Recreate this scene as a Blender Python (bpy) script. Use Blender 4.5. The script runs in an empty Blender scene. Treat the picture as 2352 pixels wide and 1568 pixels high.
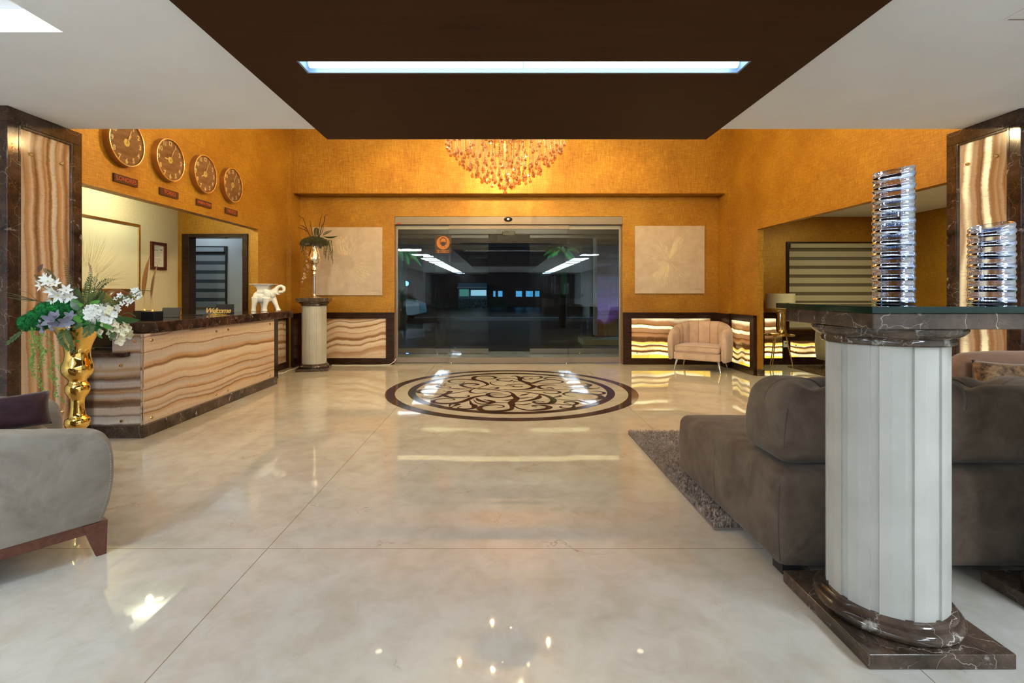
import bpy, math, random
from mathutils import Vector, Matrix, noise
random.seed(7)
C = bpy.context.scene.collection
R = math.radians
PI = math.pi
FPX = 1142.0; VX = 1152.0; HY = 672.0; CH = 1.25     # lens in pixels, vanishing point, camera height
def P(px, py, Y):                                     # where a sight line meets depth Y
    return Vector(((px-VX)/FPX*Y, Y, CH-(py-HY)/FPX*Y))
def gx(px, Y): return (px-VX)/FPX*Y
def gz(py, Y): return CH-(py-HY)/FPX*Y

# ------------------------------------------------------------------ materials
class NT:
    def __init__(s, name):
        s.m = bpy.data.materials.new(name); s.m.use_nodes = True
        s.t = s.m.node_tree; s.t.nodes.clear()
        s.out = s.n('ShaderNodeOutputMaterial')
    def n(s, typ, **kw):
        nd = s.t.nodes.new(typ)
        for k, v in kw.items():
            if k.startswith('i_'):
                key = k[2:]
                key = int(key) if key.isdigit() else key.replace('_', ' ')
                s.put(nd.inputs[key], v)
            else: setattr(nd, k, v)
        return nd
    def put(s, inp, v):
        if isinstance(v, bpy.types.NodeSocket): s.t.links.new(v, inp)
        elif isinstance(v, bpy.types.Node): s.t.links.new(v.outputs[0], inp)
        else:
            if isinstance(v, (tuple, list)) and inp.type == 'RGBA' and len(v) == 3: v = (*v, 1)
            inp.default_value = v
    def coord(s, scale=(1,1,1), loc=(0,0,0), rot=(0,0,0)):
        tc = s.n('ShaderNodeTexCoord')
        mp = s.n('ShaderNodeMapping'); s.t.links.new(tc.outputs['Object'], mp.inputs[0])
        mp.inputs['Scale'].default_value = scale; mp.inputs['Location'].default_value = loc
        mp.inputs['Rotation'].default_value = rot
        return mp.outputs[0]
    def noise(s, vec, scale=5, detail=3, rough=.5, dist=0):
        nd = s.n('ShaderNodeTexNoise'); s.put(nd.inputs['Vector'], vec)
        nd.inputs['Scale'].default_value = scale; nd.inputs['Detail'].default_value = detail
        nd.inputs['Roughness'].default_value = rough; nd.inputs['Distortion'].default_value = dist
        return nd.outputs[0]
    def ramp(s, fac, stops, interp='LINEAR'):
        nd = s.n('ShaderNodeValToRGB'); s.put(nd.inputs[0], fac)
        cr = nd.color_ramp; cr.interpolation = interp
        while len(cr.elements) < len(stops): cr.elements.new(.5)
        for e, (p, c) in zip(cr.elements, stops):
            e.position = p; e.color = (*c, 1) if len(c) == 3 else c
        return nd.outputs[0]
    def math(s, op, a, b=0.0, c=None):
        nd = s.n('ShaderNodeMath', operation=op); s.put(nd.inputs[0], a); s.put(nd.inputs[1], b)
        if c is not None: s.put(nd.inputs[2], c)
        return nd.outputs[0]
    def mix(s, fac, a, b, blend='MIX'):
        nd = s.n('ShaderNodeMix', data_type='RGBA', blend_type=blend)
        s.put(nd.inputs[0], fac); s.put(nd.inputs[6], a); s.put(nd.inputs[7], b)
        return nd.outputs[2]
    def bump(s, h, strength=.3, dist=.01):
        nd = s.n('ShaderNodeBump'); s.put(nd.inputs['Height'], h)
        nd.inputs['Strength'].default_value = strength; nd.inputs['Distance'].default_value = dist
        return nd.outputs[0]
    def bsdf(s, color, rough=.5, metal=0, spec=None, normal=None, **kw):
        b = s.n('ShaderNodeBsdfPrincipled')
        s.put(b.inputs['Base Color'], color); s.put(b.inputs['Roughness'], rough); s.put(b.inputs['Metallic'], metal)
        if spec is not None: b.inputs['Specular IOR Level'].default_value = spec
        if normal is not None: s.put(b.inputs['Normal'], normal)
        for k, v in kw.items(): s.put(b.inputs[k.replace('_', ' ')], v)
        return b.outputs[0]
    def done(s, sh):
        s.t.links.new(sh, s.out.inputs[0]); return s.m
def simple(name, col, rough=.5, metal=0, spec=None, **kw):
    t = NT(name); return t.done(t.bsdf(col, rough, metal, spec, **kw))
def speckle(name, c1, c2, rough=.6, scale=30, metal=0, bumpS=0, **kw):
    t = NT(name); v = t.coord(); n = t.noise(v, scale, 4)
    col = t.ramp(n, [(.35, c1), (.65, c2)])
    return t.done(t.bsdf(col, rough, metal, normal=t.bump(n, bumpS, .01) if bumpS else None, **kw))
def emit(name, col, s):
    t = NT(name); e = t.n('ShaderNodeEmission'); t.put(e.inputs[0], col); e.inputs[1].default_value = s
    return t.done(e.outputs[0])

def m_wallpaper(name, a=(.36,.160,.012), b=(.60,.335,.040), c=(.25,.085,.008)):
    t = NT(name)
    h = t.noise(t.coord((5, 5, 130)), 2.2, 5, .7); v = t.noise(t.coord((110, 110, 4)), 2.0, 5, .7)
    big = t.noise(t.coord((1.2, 1.2, 1.2)), 1.6, 3); sp = t.noise(t.coord(), 60, 2)
    w = t.math('MULTIPLY', h, v)
    w = t.math('ADD', w, t.math('MULTIPLY', big, .18))
    col = t.ramp(w, [(.19, c), (.32, a), (.48, b)])
    col = t.mix(t.ramp(sp, [(.66, (0,0,0)), (.72, (.5,.5,.5))]), col, (.16,.06,.01))
    return t.done(t.bsdf(col, .42, .35, normal=t.bump(w, .35, .004)))
def m_emperador(name, base=(.018,.009,.006), mid=(.075,.036,.022), vein=(.42,.33,.27), rough=.1):
    t = NT(name); v = t.coord()
    d = t.n('ShaderNodeMix', data_type='VECTOR'); d.inputs[0].default_value = .30
    t.put(d.inputs[4], v)
    nc = t.n('ShaderNodeTexNoise'); t.put(nc.inputs['Vector'], v); nc.inputs['Scale'].default_value = 3.5; nc.inputs['Detail'].default_value = 5
    t.put(d.inputs[5], nc.outputs['Color'])
    vo = t.n('ShaderNodeTexVoronoi', feature='DISTANCE_TO_EDGE'); t.put(vo.inputs['Vector'], d.outputs[1]); vo.inputs['Scale'].default_value = 7
    vo2 = t.n('ShaderNodeTexVoronoi', feature='DISTANCE_TO_EDGE'); t.put(vo2.inputs['Vector'], d.outputs[1]); vo2.inputs['Scale'].default_value = 30
    cl = t.ramp(t.noise(v, 6, 6, .65), [(.36, base), (.62, mid), (.75, (.16,.09,.06))])
    k = t.noise(v, 3, 3)
    m1 = t.math('MULTIPLY', t.ramp(vo.outputs[0], [(0, (1,1,1)), (.008, (0,0,0))]), t.ramp(k, [(.44, (0,0,0)), (.60, (1,1,1))]))
    m2 = t.math('MULTIPLY', t.ramp(vo2.outputs[0], [(0, (.6,.6,.6)), (.02, (0,0,0))]), t.ramp(t.noise(v, 5, 2), [(.40, (0,0,0)), (.56, (1,1,1))]))
    m3 = t.ramp(t.noise(v, 9, 5, .6, .5), [(.63, (0,0,0)), (.70, (.75,.75,.75))])
    col = t.mix(m2, cl, (.22,.14,.10)); col = t.mix(m1, col, vein); col = t.mix(m3, col, vein)
    return t.done(t.bsdf(col, rough, 0, .5))
KEY = dict(c=(.68,.52,.38), p=(.63,.46,.34), g=(.56,.48,.42), t=(.54,.29,.12), o=(.38,.17,.05), b=(.135,.048,.011), d=(.12,.045,.012), w=(.78,.68,.54), W=(.85,.78,.62), y=(.80,.62,.25), Y=(.85,.70,.20))
GLOW = dict(W=(1,.90,.50), Y=(1,.66,.05), y=(.80,.52,.12), c=(.22,.12,.05), p=(.20,.09,.035), t=(.16,.06,.012), o=(.12,.045,.01), b=(.03,.01,.002), d=(.005,.002,0), g=(.3,.2,.1), w=(.7,.5,.25))
DESK = [(.0,'p'),(.10,'c'),(.15,'c'),(.185,'t'),(.195,'b'),(.205,'p'),(.22,'g'),(.235,'o'),(.25,'p'),(.29,'c'),(.297,'b'),(.306,'t'),(.33,'p'),(.36,'g'),(.393,'t'),(.400,'b'),(.410,'p'),(.455,'c'),(.475,'t'),(.50,'c'),(.575,'w'),(.585,'o'),(.597,'b'),(.618,'t'),(.66,'g'),(.70,'g'),(.728,'p'),(.735,'b'),(.745,'c'),(.86,'p'),(.868,'b'),(.88,'c')]
DESK_END = [(.0,'d'),(.10,'d'),(.115,'b'),(.13,'w'),(.18,'g'),(.195,'b'),(.21,'p'),(.26,'c'),(.275,'b'),(.30,'d'),(.325,'b'),(.335,'t'),(.37,'g'),(.39,'o'),(.40,'t'),(.43,'b'),(.445,'p'),(.48,'g'),(.51,'d'),(.522,'b'),(.535,'o'),(.57,'p'),(.585,'t'),(.63,'c'),(.72,'g'),(.74,'b'),(.75,'t'),(.77,'c'),(.84,'g'),(.88,'b'),(.9,'p')]
WALLP = [(0,'c'),(.09,'o'),(.12,'c'),(.18,'w'),(.20,'t'),(.215,'b'),(.225,'c'),(.27,'w'),(.29,'o'),(.30,'b'),(.33,'o'),(.345,'c'),(.40,'p'),(.415,'t'),(.43,'w'),(.49,'c'),(.50,'b'),(.515,'o'),(.53,'c'),(.58,'w'),(.60,'b'),(.61,'c'),(.65,'o'),(.67,'b'),(.68,'t'),(.73,'p'),(.75,'b'),(.76,'o'),(.82,'p'),(.9,'o')]
PILLAR = [(-.26,'o'),(-.235,'b'),(-.22,'c'),(-.18,'g'),(-.165,'o'),(-.14,'t'),(-.11,'c'),(-.095,'o'),(-.07,'b'),(-.055,'o'),(-.04,'c'),(-.02,'p'),(0,'o'),(.02,'t'),(.035,'b'),(.05,'o'),(.065,'w'),(.09,'g'),(.105,'o'),(.13,'t'),(.145,'p'),(.165,'o'),(.185,'b'),(.2,'o'),(.22,'p'),(.26,'c')]
PILLAR2 = [(-.26,'t'),(-.2,'o'),(-.18,'p'),(-.15,'t'),(-.13,'o'),(-.11,'p'),(-.075,'t'),(-.06,'p'),(-.04,'t'),(-.02,'o'),(-.005,'p'),(.01,'W'),(.04,'W'),(.06,'p'),(.07,'b'),(.10,'o'),(.115,'p'),(.15,'c'),(.19,'W'),(.23,'p'),(.26,'c')]
LIT = [(.05,'y'),(.12,'Y'),(.155,'Y'),(.175,'W'),(.20,'W'),(.215,'b'),(.228,'d'),(.24,'t'),(.25,'y'),(.275,'W'),(.30,'y'),(.315,'b'),(.33,'o'),(.345,'W'),(.36,'Y'),(.385,'y'),(.40,'b'),(.44,'d'),(.47,'b'),(.50,'p'),(.54,'t'),(.555,'b'),(.57,'p'),(.61,'p'),(.625,'t'),(.645,'W'),(.675,'W'),(.69,'b'),(.71,'t'),(.76,'p'),(.82,'W'),(.88,'t')]
def m_strata(name, stops, lo, hi, vertical, seed, slope, amp, wsc, glow=0, only=False):
    t = NT(name); v = t.coord()
    sx = t.n('ShaderNodeSeparateXYZ'); t.put(sx.inputs[0], v)
    h = t.math('ADD', sx.outputs[0], sx.outputs[1]); along, cross = (sx.outputs[1], sx.outputs[2]) if vertical else (sx.outputs[2], h)
    cb = t.n('ShaderNodeCombineXYZ'); t.put(cb.inputs[0], cross); t.put(cb.inputs[1], seed); t.put(cb.inputs[2], t.math('MULTIPLY', along, .35))
    w1 = t.noise(cb.outputs[0], wsc, 2, .4); cb2 = t.n('ShaderNodeCombineXYZ'); t.put(cb2.inputs[0], cross); t.put(cb2.inputs[1], seed+3); t.put(cb2.inputs[2], t.math('MULTIPLY', along, 1.4))
    w2 = t.noise(cb2.outputs[0], 7, 4, .6)
    q = t.math('ADD', along, t.math('MULTIPLY', t.math('SUBTRACT', w1, .5), amp*3)); q = t.math('ADD', q, t.math('MULTIPLY', t.math('SUBTRACT', w2, .5), .026)); q = t.math('ADD', q, t.math('MULTIPLY', cross, slope))
    w3 = t.noise(v, 55, 2, .5); q = t.math('ADD', q, t.math('MULTIPLY', t.math('SUBTRACT', w3, .5), .016 if vertical else .004))
    mr = t.n('ShaderNodeMapRange'); t.put(mr.inputs[0], q); mr.inputs[1].default_value = lo; mr.inputs[2].default_value = hi
    st = [((z-lo)/(hi-lo), k) for z, k in stops]; st = [(min(1, max(0, z)), k) for z, k in st]
    col = t.ramp(mr.outputs[0], [(z, KEY[k]) for z, k in st])
    cf = t.n('ShaderNodeCombineXYZ'); t.put(cf.inputs[0], t.math('MULTIPLY', cross, .5)); t.put(cf.inputs[2], t.math('MULTIPLY', q, 15)); fine = t.noise(cf.outputs[0], 2.2, 4, .6)
    col = t.mix(.20, col, t.mix(t.ramp(fine, [(.35, (0,0,0)), (.6, (1,1,1))]), (.36,.19,.08), (.76,.64,.52)))
    ch = t.n('ShaderNodeCombineXYZ'); t.put(ch.inputs[0], t.math('MULTIPLY', cross, 70)); t.put(ch.inputs[2], t.math('MULTIPLY', along, 7)); hair = t.noise(ch.outputs[0], 1.5, 2)
    col = t.mix(t.ramp(hair, [(.56, (0,0,0)), (.72, (.4,.4,.4))]), col, (.34,.20,.11))
    if not glow: return t.done(t.bsdf(col, .12, 0, .5))
    em = t.ramp(mr.outputs[0], [(z, GLOW[k] if (k in 'WYy' or not only) else (.02,.01,.003)) for z, k in st]); em = t.mix(t.ramp(hair, [(.5, (0,0,0)), (.72, (.45,.45,.45))]), em, (.12,.06,.01))
    patch = t.ramp(t.noise(v, 1.4, 2), [(.40, (.35,.35,.35)), (.55, (1,1,1))])
    return t.done(t.bsdf(col if only else t.mix(.55, col, (.10,.045,.015)), .12, 0, .5, Emission_Color=em, Emission_Strength=t.math('MULTIPLY', patch, glow)))
def m_floor():
    t = NT('polished_cream_marble'); v = t.coord()
    n1 = t.noise(v, 1.1, 5, .6, .6); n2 = t.noise(v, 7, 6, .65, .4)
    col = t.ramp(n1, [(.32, (.45,.405,.33)), (.5, (.51,.47,.405)), (.68, (.57,.54,.485))])
    col = t.mix(.35, col, t.ramp(n2, [(.35, (.41,.36,.28)), (.6, (.60,.57,.51))]))
    # hair cracks
    vo = t.n('ShaderNodeTexVoronoi', feature='DISTANCE_TO_EDGE')
    nv = t.n('ShaderNodeTexNoise'); t.put(nv.inputs['Vector'], v); nv.inputs['Scale'].default_value = 4; nv.inputs['Detail'].default_value = 6
    d = t.n('ShaderNodeMix', data_type='VECTOR'); d.inputs[0].default_value = .3; t.put(d.inputs[4], v); t.put(d.inputs[5], nv.outputs['Color'])
    t.put(vo.inputs['Vector'], d.outputs[1]); vo.inputs['Scale'].default_value = 2.6
    cr = t.math('MULTIPLY', t.ramp(vo.outputs[0], [(0, (.8,.8,.8)), (.006, (0,0,0))]), t.ramp(t.noise(v, 2.3, 3), [(.55, (0,0,0)), (.63, (1,1,1))]))
    col = t.mix(cr, col, (.30,.19,.10))
    sx = t.n('ShaderNodeSeparateXYZ'); t.put(sx.inputs[0], v); X, Y = sx.outputs[0], sx.outputs[1]
    ax = t.math('ABSOLUTE', t.math('SUBTRACT', X, .123))
    def line(dv, w): return t.math('LESS_THAN', dv, w)
    l1 = line(t.math('ABSOLUTE', t.math('SUBTRACT', t.math('PINGPONG', t.math('ADD', ax, 1.267), 1.267), 0.0)), .0022)
    l1 = t.math('MULTIPLY', l1, t.math('GREATER_THAN', ax, .3))
    py = t.math('PINGPONG', t.math('SUBTRACT', Y, 2.43-15.6), .78)
    l2 = t.math('MULTIPLY', line(py, .0018), t.math('GREATER_THAN', ax, 1.267))
    l2 = t.math('MULTIPLY', l2, .55)
    l3 = line(t.math('ABSOLUTE', t.math('SUBTRACT', Y, 2.43)), .002)
    # no joints under the inlaid roundel
    rad = t.math('SQRT', t.math('ADD', t.math('MULTIPLY', ax, ax), t.math('POWER', t.math('SUBTRACT', Y, 6.43), 2)))
    outm = t.math('GREATER_THAN', rad, 1.6)
    L = t.math('MULTIPLY', t.math('MAXIMUM', l1, t.math('MAXIMUM', l2, l3)), outm)
    col = t.mix(t.math('MULTIPLY', L, .8), col, (.22,.14,.08))
    rr = t.ramp(n2, [(.3, (.018,.018,.018)), (.7, (.035,.035,.035))])
    return t.done(t.bsdf(col, rr, 0, .55))
def m_wood(name, a, b, rough=.3, sc=(2, 30, 30)):
    t = NT(name); v = t.coord(sc); n = t.noise(v, 1.6, 5, .6, .3)
    return t.done(t.bsdf(t.ramp(n, [(.35, a), (.65, b)]), rough, 0, .4 if rough < .5 else .12))
def m_fabric(name, a, b, sc=7, rough=.85, sheen=.5):
    t = NT(name); v = t.coord(); n = t.noise(v, sc, 6, .65, .5); w = t.noise(v, 500, 1)
    col = t.ramp(n, [(.36, a), (.64, b)])
    return t.done(t.bsdf(col, rough, 0, .2, normal=t.bump(w, .25, .002), Sheen_Weight=sheen, Sheen_Roughness=.4))
def m_glass(name, tint=(.8,.85,.85), refl=1.0, rough=0., ior=1.5):
    t = NT(name); tr = t.n('ShaderNodeBsdfTransparent'); t.put(tr.inputs[0], tint)
    g = t.n('ShaderNodeBsdfGlossy'); g.inputs['Roughness'].default_value = rough; t.put(g.inputs[0], (1,1,1))
    f = t.n('ShaderNodeFresnel'); f.inputs[0].default_value = ior
    mx = t.n('ShaderNodeMixShader'); t.put(mx.inputs[0], t.math('MULTIPLY', f.outputs[0], refl))
    t.t.links.new(tr.outputs[0], mx.inputs[1]); t.t.links.new(g.outputs[0], mx.inputs[2])
    return t.done(mx.outputs[0])
def m_crystal(name, tint, gl, fac, rough=.03):
    t = NT(name); tr = t.n('ShaderNodeBsdfTransparent'); t.put(tr.inputs[0], tint)
    g = t.n('ShaderNodeBsdfGlossy'); g.inputs['Roughness'].default_value = rough; t.put(g.inputs[0], gl)
    lw = t.n('ShaderNodeLayerWeight'); lw.inputs[0].default_value = fac
    mx = t.n('ShaderNodeMixShader'); t.put(mx.inputs[0], lw.outputs[1])
    t.t.links.new(tr.outputs[0], mx.inputs[1]); t.t.links.new(g.outputs[0], mx.inputs[2])
    return t.done(mx.outputs[0])

M = {}
M['gold_wall'] = m_wallpaper('gold_woven_wallpaper')
M['cream_wall'] = speckle('cream_woven_wallpaper', (.62,.52,.34), (.74,.64,.45), .7, 60)
M['grey_wall'] = speckle('pale_grey_paint', (.50,.55,.57), (.56,.60,.62), .8, 4)
M['white'] = speckle('white_ceiling_paint', (.86,.88,.91), (.89,.91,.94), .85, 2)
M['floor'] = m_floor()
M['marble'] = m_emperador('dark_emperador_marble')
M['marble_mid'] = m_emperador('brown_emperador_marble', (.028,.018,.011), (.095,.062,.042), (.50,.45,.40))
M['inlay'] = m_emperador('brown_inlay_marble', (.040,.018,.010), (.085,.038,.020), (.2,.12,.08), .08)
M['rear_wall'] = speckle('rear_lobby_wall', (.62,.62,.62), (.68,.68,.68), .8, 3)
M['creamstone'] = speckle('cream_marble_column', (.44,.425,.38), (.51,.495,.45), .35, 5)
M['wood_ceil'] = m_wood('dark_walnut_veneer', (.036,.012,.0045), (.052,.018,.007), .55, (1.2, 40, 40))
M['wood_dark'] = m_wood('dark_wenge_wood', (.020,.007,.0035), (.036,.014,.007), .22)
M['wood_leg'] = m_wood('red_brown_wood', (.09,.025,.012), (.14,.045,.022), .3)
M['onyx_desk'] = m_strata('banded_onyx_desk', DESK, .05, .95, False, 2.1, .0, .085, .9)
M['onyx_side'] = m_strata('banded_onyx_desk_end', DESK_END, .05, .95, False, 6.4, 0, .05, .9)
M['onyx_wall'] = m_strata('banded_onyx_wall', WALLP, .0, .9, False, 5.7, -.16, .10, 1.6)
M['onyx_pillar'] = m_strata('banded_onyx_pillar', PILLAR, -.26, .26, True, 1.9, .0, .085, 1.0)
M['onyx_pillar2'] = m_strata('backlit_onyx_pillar', PILLAR2, -.26, .26, True, 6.3, .035, .075, 1.3, .9, True)
M['onyx_lit'] = m_strata('backlit_onyx_wall', LIT, .05, .88, False, 2.35, .0, .10, 1.5, 1.7)
M['onyx_lit2'] = m_strata('backlit_onyx_side', LIT, .05, .88, False, 7.9, .10, .08, 2.2, 1.5)
M['onyx_lit3'] = m_strata('backlit_onyx_lounge', LIT, .05, .88, False, 4.15, .04, .05, 2.0, 1.9)
M['gold'] = simple('polished_gold', (.95,.62,.16), .09, 1)
M['brass'] = simple('brushed_brass', (.80,.55,.22), .25, 1)
M['copper'] = simple('copper_rim', (.42,.23,.10), .35, .9)
M['chrome'] = simple('chrome', (.85,.86,.88), .06, 1)
M['alu'] = simple('satin_aluminium', (.25,.205,.175), .42, .25)
M['alu_dark'] = simple('dull_aluminium', (.30,.28,.26), .4, .5)
M['silver'] = simple('mercury_glass_silver', (.82,.80,.74), .08, 1)
M['porcelain'] = simple('white_porcelain', (.82,.82,.80), .12, 0, .6)
M['black'] = simple('black_lacquer', (.010,.010,.012), .18)
M['black_matt'] = simple('black_plastic', (.02,.02,.022), .5)
M['sofa'] = m_fabric('taupe_suede', (.105,.074,.052), (.175,.132,.098), 6, .85, .15)
M['sofa_back'] = m_fabric('coral_lit_suede', (.22,.125,.08), (.30,.17,.11), 5)  # same fabric as the taupe sofa, coral light mixed into its colour
M['chair_grey'] = m_fabric('warm_grey_linen', (.215,.18,.145), (.32,.28,.235), 5, .85, .12)
M['blush'] = m_fabric('blush_velvet', (.50,.36,.27), (.62,.46,.36), 6)
M['olive_chair'] = m_fabric('sand_velvet', (.36,.32,.20), (.44,.39,.26), 6)
M['plum'] = m_fabric('plum_velvet', (.020,.006,.010), (.055,.022,.030), 9, .6, .25)
M['fur'] = m_fabric('gold_brown_fur_cloth', (.035,.014,.005), (.36,.21,.10), 18, .6, .4)
M['stitch'] = simple('pale_stitching', (.40,.36,.31), .8)
M['led'] = emit('cool_led_tube', (.72,.85,1), 10)
M['led_panel'] = emit('white_led_panel', (.74,.87,1), 68)
M['bulb'] = emit('warm_bulb', (1,.80,.48), 16)
M['dl'] = emit('warm_downlight', (1,.80,.52), 10)
M['pane'] = m_glass('door_glass', (.90,.93,.93), .65)
M['tabletop_glass'] = m_glass('green_edge_glass', (.45,.75,.65), 1.6)
M['clockglass'] = m_glass('clock_glass', (.97,.97,.97), .8)
M['crystal'] = m_crystal('amber_crystal', (.80,.58,.40), (1,.90,.78), .5)
M['bead'] = m_crystal('clear_bead', (.98,.93,.82), (1,.97,.92), .4)
M['greenedge'] = simple('green_glass_edge', (.001,.020,.015), .06, 0, .4)
# ------------------------------------------------------------------ mesh helpers
class MB:
    def __init__(s): s.v = []; s.f = []; s.mi = []; s.k = 0
    def add(s, vs, fs):
        b = len(s.v); s.v += [tuple(p) for p in vs]; s.f += [tuple(b+i for i in f) for f in fs]; s.mi += [s.k]*len(fs); return s
    def box(s, x0, y0, z0, x1, y1, z1):
        x0, x1 = sorted((x0, x1)); y0, y1 = sorted((y0, y1)); z0, z1 = sorted((z0, z1))
        return s.add([(x0,y0,z0),(x1,y0,z0),(x1,y1,z0),(x0,y1,z0),(x0,y0,z1),(x1,y0,z1),(x1,y1,z1),(x0,y1,z1)],
                     [(0,3,2,1),(4,5,6,7),(0,1,5,4),(1,2,6,5),(2,3,7,6),(3,0,4,7)])
    def obox(s, mat, sx, sy, sz):                      # box of full sizes under a matrix
        vs = [mat @ Vector((x*sx/2, y*sy/2, z*sz/2)) for z in (-1,1) for (x,y) in ((-1,-1),(1,-1),(1,1),(-1,1))]
        return s.add(vs, [(0,3,2,1),(4,5,6,7),(0,1,5,4),(1,2,6,5),(2,3,7,6),(3,0,4,7)])
    def lathe(s, prof, n=32, c=(0,0), ang=None, close=False):
        vs = []; fs = []
        for r, z in prof:
            for i in range(n):
                a = 2*PI*i/n; vs.append((c[0]+r*math.cos(a), c[1]+r*math.sin(a), z))
        for j in range(len(prof)-1):
            for i in range(n):
                k = (i+1) % n; fs.append((j*n+i, j*n+k, (j+1)*n+k, (j+1)*n+i))
        if close: fs.append(tuple(range(n))[::-1]); fs.append(tuple((len(prof)-1)*n+i for i in range(n)))
        return s.add(vs, fs)
    def tube(s, pts, rad, n=8, cap=True, up=None):
        pts = [Vector(p) for p in pts]; m = len(pts)
        rad = rad if isinstance(rad, (list, tuple)) else [rad]*m
        vs = []; fs = []; u = Vector(up) if up else None
        for i, p in enumerate(pts):
            d = (pts[min(i+1, m-1)]-pts[max(i-1, 0)]).normalized()
            if u is None: u = Vector((0,0,1)) if abs(d.z) < .9 else Vector((1,0,0))
            u = (u-d*u.dot(d)).normalized(); w = d.cross(u)
            for k in range(n):
                a = 2*PI*k/n; vs.append(p+(u*math.cos(a)+w*math.sin(a))*rad[i])
        for i in range(m-1):
            for k in range(n):
                q = (k+1) % n; fs.append((i*n+k, i*n+q, (i+1)*n+q, (i+1)*n+k))
        if cap: fs.append(tuple(range(n))[::-1]); fs.append(tuple((m-1)*n+k for k in range(n)))
        return s.add(vs, fs)
    def ball(s, c, r, nu=12, nv=8, mat=None):
        rx, ry, rz = r if isinstance(r, (tuple, list)) else (r, r, r); vs = []; fs = []
        for j in range(1, nv):
            t = PI*j/nv
            for i in range(nu):
                a = 2*PI*i/nu; p = Vector((rx*math.sin(t)*math.cos(a), ry*math.sin(t)*math.sin(a), rz*math.cos(t)))
                if mat: p = mat @ p
                vs.append(Vector(c)+p)
        top = Vector((0,0,rz)); bot = Vector((0,0,-rz))
        if mat: top = mat @ top; bot = mat @ bot
        vs += [Vector(c)+top, Vector(c)+bot]; T = len(vs)-2
        for j in range(nv-2):
            for i in range(nu):
                k = (i+1) % nu; fs.append((j*nu+i, (j+1)*nu+i, (j+1)*nu+k, j*nu+k))
        for i in range(nu):
            k = (i+1) % nu; fs.append((T, i, k)); fs.append((T+1, (nv-2)*nu+k, (nv-2)*nu+i))
        return s.add(vs, fs)
    def prism(s, poly, h0, h1, fn=None):               # polygon (a,b) pulled from h0 to h1; fn maps (a,b,h)
        fn = fn or (lambda a, b, h: (a, b, h)); n = len(poly)
        vs = [fn(a, b, h0) for a, b in poly]+[fn(a, b, h1) for a, b in poly]
        return s.add(vs, [tuple(range(n))[::-1], tuple(range(n, 2*n))]+[(i, (i+1) % n, n+(i+1) % n, n+i) for i in range(n)])
    def build(s, name, mat, parent=None, smooth=None, bevel=0, seg=2, kind=None, sub=0, label=None):
        me = bpy.data.meshes.new(name); me.from_pydata(s.v, [], s.f); me.update()
        import bmesh
        bm = bmesh.new(); bm.from_mesh(me); bmesh.ops.recalc_face_normals(bm, faces=bm.faces); bm.to_mesh(me); bm.free()
        for mm in (mat if isinstance(mat, list) else [mat]): me.materials.append(mm)
        if any(s.mi): 
            for p, k in zip(me.polygons, s.mi): p.material_index = k
        if smooth is not None:
            me.polygons.foreach_set('use_smooth', [True]*len(me.polygons))
            if smooth < 180: me.set_sharp_from_angle(angle=R(smooth))
        o = bpy.data.objects.new(name, me); C.objects.link(o)
        if parent: o.parent = parent
        if bevel:
            b = o.modifiers.new('bevel', 'BEVEL'); b.width = bevel; b.segments = seg; b.limit_method = 'ANGLE'; b.angle_limit = R(40)
            if smooth is None: me.polygons.foreach_set('use_smooth', [True]*len(me.polygons)); me.set_sharp_from_angle(angle=R(40)); b.harden_normals = True
        if sub:
            m = o.modifiers.new('sub', 'SUBSURF'); m.levels = sub; m.render_levels = sub
        if kind: o['kind'] = kind
        if label: o['label'] = label
        return o
def B(x0, y0, z0, x1, y1, z1): return MB().box(x0, y0, z0, x1, y1, z1)
def struct(name, mb, mat, **kw): return mb.build(name, mat, kind='structure', **kw)
def tag(o, label, cat, group=None, kind=None):
    o['label'] = label; o['category'] = cat
    if group: o['group'] = group
    if kind: o['kind'] = kind
    return o
def thing(name, label, cat, loc=(0,0,0), rotz=0., group=None):
    o = bpy.data.objects.new(name, None); C.objects.link(o); o.location = loc; o.rotation_euler = (0, 0, rotz)
    o.empty_display_size = .1
    return tag(o, label, cat, group)
def kids(o): return [c for c in bpy.data.objects if c.parent == o]
def copy_tree(o, parent=None):
    c = o.copy(); C.objects.link(c); c.parent = parent
    for ch in kids(o): copy_tree(ch, c)
    return c
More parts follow.
